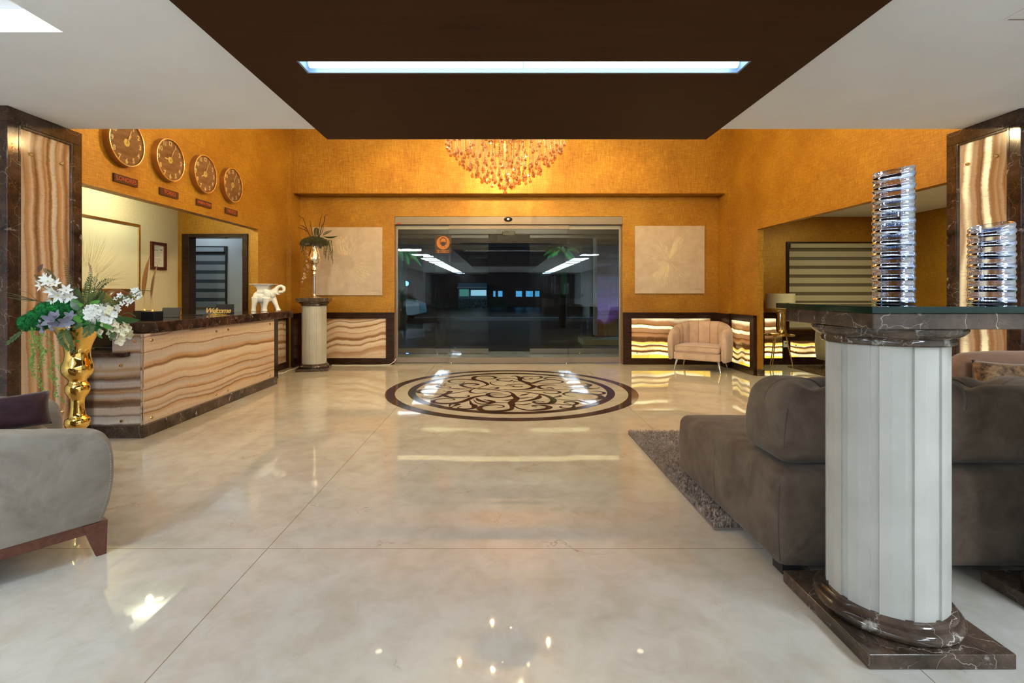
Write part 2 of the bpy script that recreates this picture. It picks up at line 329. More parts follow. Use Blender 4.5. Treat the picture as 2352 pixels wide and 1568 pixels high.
def rounded(sx, sy, sz, r, n=(12,12,12), warp=None):   # dense rounded block centred on the origin
    hx, hy, hz = sx/2, sy/2, sz/2; mb = MB(); idx = {}
    def vert(p):
        key = tuple(round(q, 5) for q in p)
        if key in idx: return idx[key]
        inn = Vector((max(-hx+r, min(hx-r, p[0])), max(-hy+r, min(hy-r, p[1])), max(-hz+r, min(hz-r, p[2]))))
        d = Vector(p)-inn
        q = inn+d.normalized()*r if d.length > 1e-9 else Vector(p)
        if warp: q = warp(q)
        mb.v.append(tuple(q)); idx[key] = len(mb.v)-1; return idx[key]
    def lin(h, k):                                     # sample densely inside the rounding
        inner = [(-h+r)+(2*h-2*r)*i/k for i in range(k+1)]
        e = [r*(1-math.tan(PI/4*j/4)) for j in range(4, 0, -1)]
        return [-h+x for x in e][:4]+inner+[h-x for x in reversed(e)] if r > 0 else inner
    X, Y, Z = lin(hx, n[0]), lin(hy, n[1]), lin(hz, n[2])
    def grid(A, Bv, f):
        for i in range(len(A)-1):
            for j in range(len(Bv)-1):
                mb.f.append((vert(f(A[i], Bv[j])), vert(f(A[i+1], Bv[j])), vert(f(A[i+1], Bv[j+1])), vert(f(A[i], Bv[j+1])))); mb.mi.append(0)
    grid(X, Y, lambda a, b: (a, b, hz)); grid(X, Y, lambda a, b: (a, b, -hz))
    grid(X, Z, lambda a, b: (a, hy, b)); grid(X, Z, lambda a, b: (a, -hy, b))
    grid(Y, Z, lambda a, b: (hx, a, b)); grid(Y, Z, lambda a, b: (-hx, a, b))
    return mb
def shift(mb, d): mb.v = [(x+d[0], y+d[1], z+d[2]) for x, y, z in mb.v]; return mb
def xform(mb, mat): mb.v = [tuple(mat @ Vector(p)) for p in mb.v]; return mb
def text_mb(s, size, depth=.002, shear=0., align='CENTER', spacing=1., bold=0.):
    cu = bpy.data.curves.new('t', 'FONT'); cu.body = s; cu.size = size; cu.extrude = depth/2; cu.shear = shear
    cu.align_x = align; cu.align_y = 'CENTER'; cu.space_character = spacing; cu.offset = bold; cu.resolution_u = 3
    o = bpy.data.objects.new('t', cu); C.objects.link(o)
    dg = bpy.context.evaluated_depsgraph_get(); me = bpy.data.meshes.new_from_object(o.evaluated_get(dg))
    mb = MB(); mb.add([(v.co.x, -v.co.z, v.co.y) for v in me.vertices], [tuple(p.vertices) for p in me.polygons])  # upright, facing -Y
    bpy.data.objects.remove(o); bpy.data.curves.remove(cu); bpy.data.meshes.remove(me)
    return mb
def lamp(name, typ, loc, energy, col, rot=(0,0,0), size=.1, size_y=None, spot=None, blend=.5):
    l = bpy.data.lights.new(name, typ); l.energy = energy; l.color = col
    if typ == 'AREA':
        l.size = size
        if size_y: l.shape = 'RECTANGLE'; l.size_y = size_y
    else: l.shadow_soft_size = size
    if typ == 'SPOT': l.spot_size = R(spot or 60); l.spot_blend = blend
    o = bpy.data.objects.new(name, l); C.objects.link(o); o.location = loc; o.rotation_euler = rot
    return o

# ------------------------------------------------------------------ the setting
XL, XR, XC = -3.60, 3.85, .123
YB, ZC, ZH = 8.70, 2.577, 4.30
struct('floor', B(-6.2, -15, -.12, 7.4, 8.86, 0), M['floor'])
struct('floor', B(-2.3, 8.86, -.12, 2.6, 10.6, 0), M['floor'])
# low white ceiling with the recess at left and the slot over the lamp
RX0, RX1, RY0, RY1 = -3.45, -2.234, 1.35, 2.534
SX0, SX1, SY0, SY1 = -1.09, 1.332, 2.681, 2.814
def holed(x0, x1, y0, y1, z0, z1, hx0, hx1, hy0, hy1):
    return MB().box(x0, y0, z0, x1, hy0, z1).box(x0, hy1, z0, x1, y1, z1).box(x0, hy0, z0, hx0, hy1, z1).box(hx1, hy0, z0, x1, hy1, z1)
struct('ceiling', holed(-6.2, SX0-.05, -15, 4.03, ZC, ZC+.12, RX0, RX1, RY0, RY1), M['white'])
struct('ceiling', B(SX1+.05, -15, ZC, 7.4, 4.03, ZC+.12), M['white'])
struct('ceiling', B(SX0-.05, -15, ZC+.02, SX1+.05, 2.5, ZC+.12), M['white'])
struct('ceiling', B(SX0-.05, 3.0, ZC+.02, SX1+.05, 4.03, ZC+.12), M['white'])
struct('ceiling', B(SX0-.05, 2.5, ZC+.16, SX1+.05, 3.0, ZC+.20), M['white'])
struct('ceiling', B(RX0-.05, RY0-.05, ZC+.121, RX1+.05, RY1+.05, ZC+.16), M['white'])
struct('trim_1', holed(-1.412, 1.660, -6, 4.03, 2.492, 2.5765, SX0-.013, SX1+.013, SY0-.013, SY1+.013), M['wood_ceil'])
struct('wall_front', B(-3.72, 3.93, ZC+.121, 3.95, 4.03, ZH), M['white'])
struct('ceiling', B(-3.75, 3.93, ZH, 4.0, 8.9, ZH+.1), M['white'])
# hall walls
struct('wall_left', MB().box(XL-.12, 4.15, 2.19, XL, 7.35, ZH).box(XL-.12, 7.35, 0, XL, YB, ZH), M['gold_wall'])
struct('wall_right', MB().box(XR, 4.16, 2.205, XR+.09, 7.48, ZH).box(XR, 7.48, 0, XR+.09, YB, ZH), M['gold_wall'])
DX0, DX1, DZ = -1.874, 2.118, 2.583
struct('wall_back', MB().box(-6.2, YB, 0, DX0, YB+.15, ZH).box(DX1, YB, 0, 7.4, YB+.15, ZH).box(DX0, YB, DZ, DX1, YB+.15, ZH), M['gold_wall'])
struct('trim_2', B(XL, 8.32, 0, -3.525, YB, ZH), M['gold_wall'])
struct('trim_3', B(3.79, 8.32, 0, XR, YB, ZH), M['gold_wall'])
struct('trim_4', B(-3.525, 8.42, 2.931, 3.79, YB, ZH), M['gold_wall'])
struct('trim_7', B(3.74, 8.27, 0, 3.7895, 8.649, .90), M['wood_dark'])
struct('trim_8', B(-3.5245, 8.315, 0, -3.475, 8.649, .90), M['wood_dark'])
struct('trim_5', B(XR-.012, 7.465, 0, XR+.10, 7.479, .10), M['marble_mid'])
# office behind the desk (left)
struct('wall_left', B(-4.97, 4.22, 0, -4.85, 7.45, ZC), M['cream_wall'])
struct('wall_left', B(-4.97, 4.16, 0, XL-.125, 4.22, ZC), M['cream_wall'])
OX0, OX1, OZ = -4.775, -3.797, 2.13
struct('wall_left', MB().box(-6.2, 7.45, 0, OX0, 7.57, ZC).box(OX1, 7.45, 0, XL-.12, 7.57, ZC).box(OX0, 7.45, OZ, OX1, 7.57, ZC), M['gold_wall'])
struct('ceiling', B(-6.2, 4.03, ZC, XL-.12, YB, ZC+.1), M['white'])
struct('wall_left', B(-6.2, 8.66, 0, XL-.121, 8.70, ZC), M['grey_wall'])
struct('wall_left', B(-6.2, 7.57, 0, -6.1, 8.66, ZC), M['grey_wall'])
d = struct('door_2', MB().box(OX0, 7.42, 0, OX0+.105, 7.60, OZ).box(OX1-.075, 7.42, 0, OX1, 7.60, OZ).box(OX0+.105, 7.42, OZ-.055, OX1-.075, 7.60, OZ), M['wood_dark'], bevel=.004)
MB().box(OX1-.088, 7.43, 1.78, OX1-.0755, 7.46, 1.90).build('door_hinge', M['alu'], d)
# lounge beyond the right opening
struct('wall_right', B(6.9, 4.2, 0, 7.0, YB, ZC), M['gold_wall'])
struct('wall_right', B(XR+.095, 4.18, 0, 6.9, 4.25, ZC), M['gold_wall'])
struct('ceiling', B(XR+.09, 4.2, ZC, 7.0, YB, ZC+.1), M['white'])
# the rest of the lobby behind the viewpoint
struct('wall_left', B(-5.1, -15, 0, -5.0, 3.51, ZC), M['rear_wall'])
struct('wall_right', B(5.2, -15, 0, 5.3, 3.56, ZC), M['rear_wall'])
struct('wall_front', B(-5.1, -15.1, 0, 5.3, -15, ZC), M['wood_dark'])

# marble pilasters with an upright onyx panel
def pilaster(label, x, y0, y1, sgn, panel_mat, group='marble clad pilasters', deep=1.35):
    t = thing('pilaster', label, 'pilaster', (x, (y0+y1)/2, 0), 0, group)
    h = (y1-y0)/2; pa = h-.085
    mb = MB()
    mb.box(0, -h, 0, sgn*deep, h, .12).box(0, -h, 2.468, sgn*deep, h, ZC-.001)
    mb.box(0, -h, .12, sgn*deep, -pa, 2.468).box(0, pa, .12, sgn*deep, h, 2.468).box(sgn*.03, -pa, .12, sgn*deep, pa, 2.468)
    mb.build('cladding', M['marble'], t, bevel=.004)
    fr = MB()
    for (a, b, c, d_) in ((-pa, .12, -pa+.02, 2.468), (pa-.02, .12, pa, 2.468), (-pa+.02, .12, pa-.02, .14), (-pa+.02, 2.448, pa-.02, 2.468)):
        fr.box(sgn*.001, a, b, sgn*.029, c, d_)
    fr.build('panel_moulding', M['marble_mid'], t, bevel=.004)
    p = MB().box(sgn*.014, -pa+.02, .14, sgn*.0295, pa-.02, 2.448).build('onyx_panel', panel_mat, t)
    for yy in (-pa+.10, pa-.10):
        for zz in (2.28, .30):
            q = MB().lathe([(0, .022), (.009, .020), (.014, .012), (.014, 0)], 16)
            xform(q, Matrix.Translation((sgn*.014, yy, zz)) @ Matrix.Rotation(R(90 if sgn > 0 else -90)*-1, 4, 'Y'))
            q.build('panel_button', M['brass'], p, smooth=50)
    return t
pilaster('dark marble pilaster with striped onyx panel left of the reception opening', -3.5, 3.52, 4.15, -1, M['onyx_pillar'])
pilaster('dark marble pilaster with glowing onyx panel behind the sofas at right', 3.73, 3.57, 4.17, 1, M['onyx_pillar2'])

# wainscot sections: dark wood frame around an onyx panel
def wainscot(label, loc, rotz, w, mat, left=.10, right=.10, top=.10, bot=.11, h=.90, z0=0, btn=True):
    t = thing('wainscot', label, 'wainscot', loc, rotz, 'wood framed onyx wainscot panels')   # local: x along wall, -y into the room
    d_ = .05
    fr = MB().box(0, -d_, z0, left, -.002, h).box(w-right, -d_, z0, w, -.002, h).box(left, -d_, h-top, w-right, -.002, h).box(left, -d_, z0, w-right, -.002, z0+bot)
    fr.build('frame', M['wood_dark'], t, bevel=.004)
    MB().box(-.0, -d_-.012, h-.022, w, -.002, h+.006).build('cap_rail', M['wood_dark'], t, bevel=.004)
    p = MB().box(left, -.03, z0+bot, w-right, -.004, h-top).build('onyx_panel', mat, t)
    if btn:
        for xx in (left+.10, w-right-.10):
            for zz in (z0+bot+.09, h-top-.08):
                q = MB().lathe([(0, .012), (.010, .010), (.013, 0)], 14)
                xform(q, Matrix.Translation((xx, -.03, zz)) @ Matrix.Rotation(R(90), 4, 'X')); q.build('panel_button', M['brass'], p, smooth=50)
    return t
wainscot('striped onyx wainscot on the back wall between pedestal and glass door', (-3.474, YB, 0), 0, 1.60, M['onyx_wall'], .08, .14)
wainscot('glowing yellow onyx wainscot on the back wall behind the blush chair', (2.118, YB, 0), 0, 1.62, M['onyx_lit'], .145, .10)
wainscot('short striped onyx wainscot on the left wall past the desk end', (XL, 7.37, 0), R(90), .94, M['onyx_wall'], .06, .08)
wainscot('short glowing onyx wainscot on the right wall beside the blush chair', (XR, 8.31, 0), R(-90), .815, M['onyx_lit2'], .06, .125)
wainscot('narrow glowing onyx wainscot in the lounge behind the lamp table', (XR+.09, YB, 0), 0, .985, M['onyx_lit3'], .64, .03, btn=False)
wainscot('low glowing onyx wainscot under the lounge window', (4.93, YB, 0), 0, 1.97, M['onyx_lit3'], .10, .10, .115, .13, .53, btn=True)
o = MB().box(5.0, 8.655, .535, 6.7, 8.699, .60).build('window_ledge', M['wood_dark'], bevel=.004); tag(o, 'dark wood ledge below the striped blind in the lounge', 'ledge')

# windows with striped roller blinds
def blind(label, x0, x1, z0, z1, y, n, light, dark, headrail=True):
    t = thing('roller_blind', label, 'blind', ((x0+x1)/2, y, z0)); w = (x1-x0)/2; h = z1-z0; s = h/n
    a = MB(); b = MB()
    for i in range(n):
        a.box(-w, -.006, i*s, w, -.002, i*s+s*.62); b.box(-w, -.004, i*s+s*.62, w, -.002, (i+1)*s)
    a.build('opaque_band', light, t, kind='stuff'); b.build('sheer_band', dark, t, kind='stuff')
    MB().box(-w, -.05, h, w, 0, h+.075).build('headrail', light, t, bevel=.004)
    MB().box(-w, -.012, -.03, w, -.001, 0).build('bottom_bar', M['alu'], t, bevel=.003)
    return t
m_b1 = simple('beige_blind_cloth', (.46,.40,.29), .8); m_b2 = simple('brown_sheer_cloth', (.12,.10,.065), .8)
m_b3 = simple('pale_grey_blind_cloth', (.30,.35,.37), .8); m_b4 = simple('dark_grey_sheer_cloth', (.055,.075,.09), .8)
w1 = struct('window_1', MB().box(4.98, 8.672, .60, 5.02, 8.699, 2.115).box(6.62, 8.672, .60, 6.66, 8.699, 2.115).box(4.98, 8.672, 2.115, 6.66, 8.699, 2.14), M['wood_dark'])
blind('beige striped roller blind over the lounge window', 5.025, 6.61, .65, 2.03, 8.69, 9, m_b1, m_b2)
w2 = struct('window_2', MB().box(-5.75, 8.63, 1.0, -5.72, 8.659, 2.06).box(-4.80, 8.63, 1.0, -4.775, 8.659, 2.06).box(-5.72, 8.63, 2.04, -4.80, 8.659, 2.06), M['black_matt'])
blind('grey striped roller blind seen through the office doorway', -5.715, -4.805, 1.0, 1.96, 8.655, 6, m_b3, m_b4)

# lamps of the ceiling
t = thing('linear_ceiling_light', 'long white tube light sunk in the dark wood ceiling panel', 'ceiling light', ((SX0+SX1)/2, (SY0+SY1)/2, 2.60))
w, h = (SX1-SX0)/2, (SY1-SY0)/2
mb = MB()
mb.box(-w-.012, -h-.012, -.105, w+.012, -h, .04).box(-w-.012, h, -.105, w+.012, h+.012, .04).box(-w-.012, -h, -.105, -w, h, .04).box(w, -h, -.105, w+.012, h, .04).box(-w, -h, .03, w, h, .04)
mb.build('housing', simple('blue_grey_channel', (.22,.33,.44), .4), t)
for a, b in ((-w+.03, -.004), (.004, w-.03)):
    MB().tube([(a, 0, -.082), (b, 0, -.082)], .024, 16).build('tube', M['led'], t, smooth=60)
for k, (px_, side) in enumerate((p, s) for s in (-1, 1) for p in range(8)):
    t = thing('ceiling_light', 'square white ceiling light seen reflected in the glass door', 'ceiling light', (XC+side*2.93, .30-1.95*px_, ZC), 0, 'square ceiling lights reflected in the door')
    MB().box(-.31, -.31, -.012, .31, .31, 0).build('frame', M['alu'], t); MB().box(-.29, -.29, -.016, .29, .29, -.0121).build('diffuser', M['led_panel'], t)
o = bpy.data.objects['ceiling_light']
lamp('recess_glow', 'AREA', (-3.0, 1.55, ZC+.06), 12, (.92,.97,1), (R(90), 0, 0), .8, .08)
t = thing('ceiling_vent', 'flat white hatch in the ceiling at top right', 'vent', (2.55, 2.0, ZC))
x0, x1, y1 = gx(2303, 2.417), 2.55+.4, 2.417
t.location = ((x0+x1)/2, y1-.25, ZC)
MB().box(-(x1-x0)/2, -.25, -.004, (x1-x0)/2, .25, 0).build('panel', M['white'], t, bevel=.002); MB().box(-(x1-x0)/2+.02, .238, -.0055, -(x1-x0)/2+.10, .246, -.0041).build('latch', M['alu_dark'], t)
# ------------------------------------------------------------------ glass doors
GX = [(-1.84, -.905), (-.93, .122), (.124, 1.19), (1.165, 2.085)]
def glass_door(name, y, x0, x1, ztop, leaves, head_z, sensor=True):
    t = bpy.data.objects.new(name, None); C.objects.link(t); t['kind'] = 'structure'; t.location = (0, y, 0)
    MB().box(x0, -.07, head_z, x1, .07, ztop).build('header', M['alu'], t, bevel=.006)
    MB().box(x0, .03, 0, x0+.035, .07, head_z).box(x1-.035, .03, 0, x1, .07, head_z).build('jamb', M['alu_dark'], t, bevel=.003)
    for i, (a, b, fixed) in enumerate(leaves):
        yy = .045 if fixed else -.005
        g = MB().box(a, yy-.005, .10, b, yy+.005, head_z-.06).build('glass_pane', M['pane'], t)
        MB().box(a, yy-.018, .012, b, yy+.018, .105).build('bottom_rail', M['alu'], g, bevel=.003)
        MB().box(a, yy-.018, head_z-.075, b, yy+.018, head_z-.001).build('top_rail', M['alu' if not fixed else 'alu_dark'], g, bevel=.003)
        if not fixed:
            s_ = a+.05 if i == 1 else b-.05
            MB().lathe([(0, 0), (.016, 0), (.016, .012), (.010, .02), (0, .02)], 14).build('floor_guide', M['chrome'], g, smooth=40).location = (s_, yy-.026, 0)
    return t
d1 = glass_door('door_1', 8.78, DX0, DX1, DZ, [(GX[0][0], GX[0][1], 1), (GX[1][0], GX[1][1], 0), (GX[2][0], GX[2][1], 0), (GX[3][0], GX[3][1], 1)], 2.446)
q = MB().ball((0, 0, 0), (.075, .05, .04), 20, 10); 
q.build('motion_sensor', M['black_matt'], d1, smooth=60).location = (.115, -.075, 2.535)
MB().box(-.018, -.002, -.012, .018, 0, .012).build('sensor_window', M['chrome'], d1).location = (.115, -.126, 2.53)
MB().box(-.036, -.003, -.012, .036, 0, .012).build('maker_plate', simple('red_plate', (.5,.04,.03), .4), d1).location = (-1.80, -.0715, 2.462)
d2 = glass_door('door_3', 10.2, -2.2, 2.5, 2.563, [(-2.16, -1.15, 1), (-1.36, -.27, 0), (.58, 1.65, 0), (1.46, 2.46, 1)], 2.447)
MB().box(-.13, -.06, -.05, .13, 0, .05).build('motion_sensor', simple('bronze_sensor', (.12,.08,.04), .4), d2, bevel=.02).location = (.14, -.075, 2.455)
struct('wall_back', B(-2.32, 8.86, 0, -2.2, 10.3, 2.8), M['grey_wall']); struct('wall_back', B(2.5, 8.86, 0, 2.62, 10.3, 2.8), M['grey_wall'])
struct('ceiling', B(-2.32, 8.86, 2.8, 2.62, 10.3, 2.9), M['white'])
struct('trim_6', B(-2.2, 10.13, 2.564, 2.5, 10.27, 2.799), M['white'])
struct('floor', B(DX0, 8.55, .0005, DX1, 8.70, .002), simple('threshold_stone', (.42,.40,.38), .2))
# face mask notice on the glass
t = thing('safety_notice', 'orange and brown face mask notice stuck on the glass door', 'sign', (-1.035, 8.822, 1.95))
o_ = simple('notice_orange', (.45,.16,.035), .6); k_ = simple('notice_brown', (.045,.018,.010), .6)
MB().box(-.145, -.004, 0, .145, 0, .31).build('board', k_, t)
mb = MB(); mb.prism([(.118*math.cos(a), .185+.118*math.sin(a)) for a in [2*PI*i/40 for i in range(40)]], 0, 0, lambda a, b, h: (a, -.0048, b)); mb.f = [mb.f[0]]; mb.mi = [0]; mb.build('disc', o_, t)
fc = MB()
def flat(poly, y): return [(a, y, b) for a, b in poly]
hair = [(.062*math.cos(a), .215+.066*math.sin(a)) for a in [PI*i/20 for i in range(21)]]
hair2 = [(.050*math.cos(a), .213+.052*math.sin(a)) for a in [PI*(20-i)/20 for i in range(21)]]
fc.add(flat(hair+hair2, -.0056), [tuple(range(42))])
fc.add(flat([(-.046, .196), (0, .206), (.046, .196), (.040, .150), (.018, .128), (-.018, .128), (-.040, .150)], -.0056), [tuple(range(7))])
for s_ in (-1, 1):
    fc.add(flat([(s_*.062, .215), (s_*.050, .215), (s_*.044, .150), (s_*.054, .150)], -.0056), [(0, 1, 2, 3)])
    fc.add(flat([(s_*.030, .222), (s_*.012, .219), (s_*.012, .215), (s_*.030, .217)], -.0056), [(0, 1, 2, 3)])
    fc.add(flat([(s_*.040, .105), (s_*.020, .124), (s_*.016, .124), (s_*.034, .100)], -.0056), [(0, 1, 2, 3)])
fc.build('face_symbol', k_, t)
for s_, zz in (('Uso obligatorio', .046), ('de cubrebocas', .018)):
    shift(text_mb(s_, .036, .001, bold=.0008), (0, -.0056, zz)).build('lettering', o_, t)

# ------------------------------------------------------------------ floor roundel
t = thing('floor_medallion', 'round brown marble scroll inlay set in the floor before the door', 'floor inlay', (.123, 6.43, 0))
def ring(r0, r1, n=128, z=.0012):
    vs = []; fs = []
    for i in range(n):
        a = 2*PI*i/n; vs += [(r0*math.cos(a), r0*math.sin(a), z), (r1*math.cos(a), r1*math.sin(a), z), (r1*math.cos(a), r1*math.sin(a), .0001), (r0*math.cos(a), r0*math.sin(a), .0001)]
    for i in range(n):
        a, b = i*4, ((i+1) % n)*4; fs += [(a, a+1, b+1, b), (a+1, a+2, b+2, b+1), (a, b, b+3, a+3)]
    return MB().add(vs, fs)
ring(1.470, 1.592).build('outer_ring', M['inlay'], t); ring(1.215, 1.312).build('inner_ring', M['inlay'], t)
# scrolls traced as floor curves: (zoom x, zoom y) of two detail views -> floor
def fl(view, x, y):
    if view == 0: px, py = 930+x*250/2352, 850+y*105/988
    else: px, py = 1160+x*260/2352, 850+y*105/950
    Y = CH*FPX/(py-HY); return Vector(((px-VX)/FPX*Y-.123, Y-6.43, 0))
def spline(pts, k=8):
    out = []
    P_ = [pts[0]*2-pts[1]]+pts+[pts[-1]*2-pts[-2]]
    for i in range(1, len(P_)-2):
        a, b, c, d = P_[i-1:i+3]
        for j in range(k):
            u = j/k; out.append(.5*((2*b)+(c-a)*u+(2*a-5*b+4*c-d)*u*u+(3*b-a-3*c+d)*u**3))
    return out+[pts[-1]]
def ribbon(mb, pts, wmax=.036, wmin=.009, z=.0014, peak=.5, ball=True, w0=None):
    L = len(pts); vs = []; fs = []
    for i, p in enumerate(pts):
        d = (pts[min(i+1, L-1)]-pts[max(i-1, 0)]); d.normalize(); nrm = Vector((-d.y, d.x, 0))
        u = i/(L-1); x = u/peak if u < peak else (1-u)/(1-peak)
        w = wmin+(wmax-wmin)*(math.sin(PI/2*x)**1.6)
        vs += [p+nrm*w, p-nrm*w]
    for v in vs: v.z = z
    mb.add(vs, [(2*i, 2*i+1, 2*i+3, 2*i+2) for i in range(L-1)])
    if ball:
        c = pts[-1]; mb.add([(c.x+.016*math.cos(a), c.y+.016*math.sin(a), z+.0002) for a in [2*PI*i/10 for i in range(10)]], [tuple(range(10))])
sc = MB(); zz = [.0012]
S0 = [
 ([(1090,250),(1270,255),(1230,285),(1010,275),(950,235),(1050,205),(1300,200),(1500,215),(1640,235),(1740,270),(1790,310),(1700,345),(1610,372)], .040, .72),
 ([(1630,180),(1720,190),(1900,185),(1960,160),(1860,130),(1680,125),(1530,140),(1480,185),(1570,215),(1700,245),(1790,300)], .050, .62),
 ([(2340,215),(2240,235),(2060,230),(1990,208),(2080,182),(2280,180),(2352,184)], .026, .5),
 ([(1990,250),(1850,262),(1880,305),(2000,335),(2200,345),(2352,340)], .018, .5),
 ([(1400,318),(1500,325),(1580,312),(1500,290),(1330,290),(1220,315),(1270,350),(1450,385),(1800,405),(2100,415),(2352,425)], .048, .35),
 ([(830,290),(890,292),(850,310)], .012, .5),
 ([(640,300),(720,310),(790,350)], .03, .5),
 ([(1150,310),(900,325),(740,340),(700,362),(800,385),(960,380),(980,360),(850,345)], .026, .45),
 ([(750,415),(600,408),(420,415),(290,450),(330,490),(600,515),(850,515),(1100,490),(1300,455),(1500,400)], .040, .32),
 ([(920,410),(1050,400),(1200,405),(1420,402)], .035, .5),
 ([(1480,405),(1400,460),(1460,490),(1600,500),(1750,480)], .026, .4),
 ([(350,580),(480,600),(640,600),(780,560),(900,510),(980,460),(850,450)], .050, .78),
 ([(1290,545),(1380,545),(1350,580),(1180,595),(1000,590),(880,560),(830,530)], .046, .85),
 ([(950,645),(1070,640),(1020,612),(850,612),(650,640),(610,680),(720,715),(950,720),(1200,690),(1350,640),(1500,580),(1700,550),(1900,535),(2150,535),(2280,545)], .052, .58),
 ([(2110,500),(2000,490),(1840,495),(1790,535),(1880,575),(2050,588),(2200,575),(2320,540),(2300,490),(2150,455),(1900,430),(1600,410)], .040, .30),
 ([(1400,650),(1440,730),(1500,760),(1500,810),(1400,835),(1250,835),(1140,815),(1200,790)], .046, .3),
 ([(1480,640),(1560,710),(1700,735),(1850,715),(1900,680),(1800,650),(1720,640)], .046, .68),
 ([(1540,600),(1600,650),(1750,690),(2000,700),(2280,695)], .044, .3),
 ([(1990,810),(2130,800),(2110,765),(1950,750),(1700,770),(1610,820),(1680,870),(1900,890),(2150,875),(2300,840),(2352,790)], .056, .80),
 ([(960,790),(1000,730),(1150,735),(1100,760),(1000,800)], .040, .5),
 ([(1820,375),(1920,365),(2020,380),(1950,405),(1800,410)], .026, .5),
 ([(2100,648),(2200,655),(2352,635)], .022, .9),
]
S1 = [
 ([(500,172),(560,172),(520,178)], .026, .5),
 ([(740,170),(600,190),(440,195),(360,165),(400,135),(560,125),(720,130),(760,158),(680,185)], .034, .8),
 ([(120,135),(200,120),(300,150),(320,215),(450,250),(560,270),(700,230),(850,200),(1000,195),(1200,235),(1150,265),(950,275),(700,270),(500,285)], .046, .16),
 ([(0,165),(150,175),(300,200),(380,240),(520,300),(600,340),(500,385),(300,400),(0,408)], .052, .68),
 ([(130,215),(160,208),(100,235),(0,230)], .018, .5),
 ([(0,320),(100,300),(250,295),(420,290),(560,270)], .024, .3),
 ([(330,335),(350,345),(200,345),(110,320)], .022, .7),
 ([(160,250),(210,232),(330,232)], .018, .5),
 ([(810,185),(870,155),(1000,150),(1150,170)], .034, .15),
 ([(1070,322),(950,308),(780,315),(690,345),(760,385),(950,400),(1200,402),(1400,395)], .040, .35),
 ([(850,378),(930,365),(1010,385)], .040, .6),
 ([(0,410),(400,418),(800,425),(1050,430),(1140,460),(1050,485),(880,480),(810,465)], .030, .66),
 ([(1600,265),(1700,280),(1760,310),(1690,355),(1760,380),(1880,385),(1960,365)], .050, .35),
 ([(1200,335),(1400,360),(1660,350)], .034, .5),
 ([(1470,537),(1370,540),(1250,520),(1215,490),(1290,465),(1430,455),(1600,480),(1850,500),(1980,540),(1990,580),(1850,610),(1650,620)], .052, .82),
 ([(1780,445),(1900,440),(2040,460),(2050,490),(1900,505),(1650,490),(1450,470),(1350,430),(1420,400)], .032, .25),
 ([(540,690),(380,715),(210,705)], .026, .4),
 ([(0,440),(100,460),(170,500),(190,540),(240,580),(200,630),(130,680),(150,740),(120,800),(0,840)], .060, .62),
 ([(0,435),(300,440),(600,480),(800,515),(950,570),(1010,630),(960,680),(860,695),(700,690),(590,665),(650,645),(790,655)], .054, .50),
 ([(720,510),(700,570),(550,620),(350,650),(200,665)], .050, .25),
 ([(300,530),(400,510),(490,490)], .036, .5),
 ([(260,585),(400,580),(560,560)], .028, .4),
 ([(960,580),(1050,560),(1150,540),(1130,525)], .040, .5),
 ([(1000,590),(1250,620),(1500,630),(1600,650),(1740,690)], .034, .85),
 ([(860,695),(1100,705),(1400,725),(1500,690),(1430,660),(1290,655),(1230,675),(1300,690)], .034, .5),
 ([(1190,745),(1140,770),(1250,790),(1400,780),(1430,740),(1350,715)], .028, .6),
 ([(150,700),(250,780),(450,830),(650,830),(850,805),(920,770),(850,740),(700,725),(560,745),(640,765)], .050, .5),
 ([(0,625),(150,610),(230,590)], .026, .8),
]
for view, SS in ((0, S0), (1, S1)):
    for pts, w, pk in SS:
        zz[0] += .00002
        ribbon(sc, spline([fl(view, *p) for p in pts], 8), w*.72, .0068, zz[0], pk)
sc.build('scrollwork', M['inlay'], t)

# ------------------------------------------------------------------ reception desk
t = thing('reception_desk', 'long striped onyx reception desk with dark marble top and plinth', 'reception desk', (-3.3, 5.6, 0))
DL = lambda mb: shift(mb, (3.3, -5.6, 0))
DL(B(-3.62, 4.27, 0, -3.075, 6.81, .105)).build('plinth', M['marble_mid'], t, bevel=.004)
DL(MB().box(-3.40, 4.34, .106, -3.125, 6.78, .890)).build('carcass', M['black_matt'], t)
for y0, y1 in ((4.302, 5.528), (5.532, 6.78)):
    p = DL(B(-3.1245, y0, .106, -3.10, y1, .891)).build('front_panel', M['onyx_desk'], t, bevel=.001)
    for yy in (y0+.10, y1-.13):
        for zz_ in (.145, .83):
            q = MB().lathe([(0, .010), (.011, .009), (.014, 0)], 16); xform(q, Matrix.Translation((.2, yy-5.6, zz_)) @ Matrix.Rotation(R(90), 4, 'Y'))
            q.build('screw_cap', M['brass'], p, smooth=50)
mb = MB().box(-3.366, 4.30, .106, -3.1255, 4.3385, .891).box(-3.60, 4.30, .106, -3.3665, 4.3385, .700)
p = DL(mb).build('end_panel', M['onyx_side'], t)
for xx, zz_ in ((-3.29, .62), (-3.285, .14), (-3.17, .83)):
    q = MB().lathe([(0, .010), (.011, .009), (.014, 0)], 16); xform(q, Matrix.Translation((xx+3.3, 4.30-5.6, zz_)) @ Matrix.Rotation(R(90), 4, 'X'))
    q.build('screw_cap', M['brass'], p, smooth=50)
DL(B(-3.103, 4.296, .106, -3.097, 4.304, .891)).build('corner_strip', M['chrome'], t)
DL(B(-3.62, 4.22, .701, -3.21, 4.2995, .738)).build('side_shelf', M['marble'], t, bevel=.003)
DL(B(-3.80, 4.34, .705, -3.402, 7.28, .738)).build('work_surface', M['marble'], t, bevel=.003)
DL(B(-3.78, 4.345, 0, -3.75, 7.27, .704)).build('back_panel', M['wood_dark'], t)
DL(B(-3.62, 4.40, .892, -3.06, 7.30, .99)).build('countertop', M['marble'], t, bevel=.004)
DL(B(-3.30, 6.79, 0, -3.27, 7.28, .891)).build('end_support', M['wood_dark'], t)
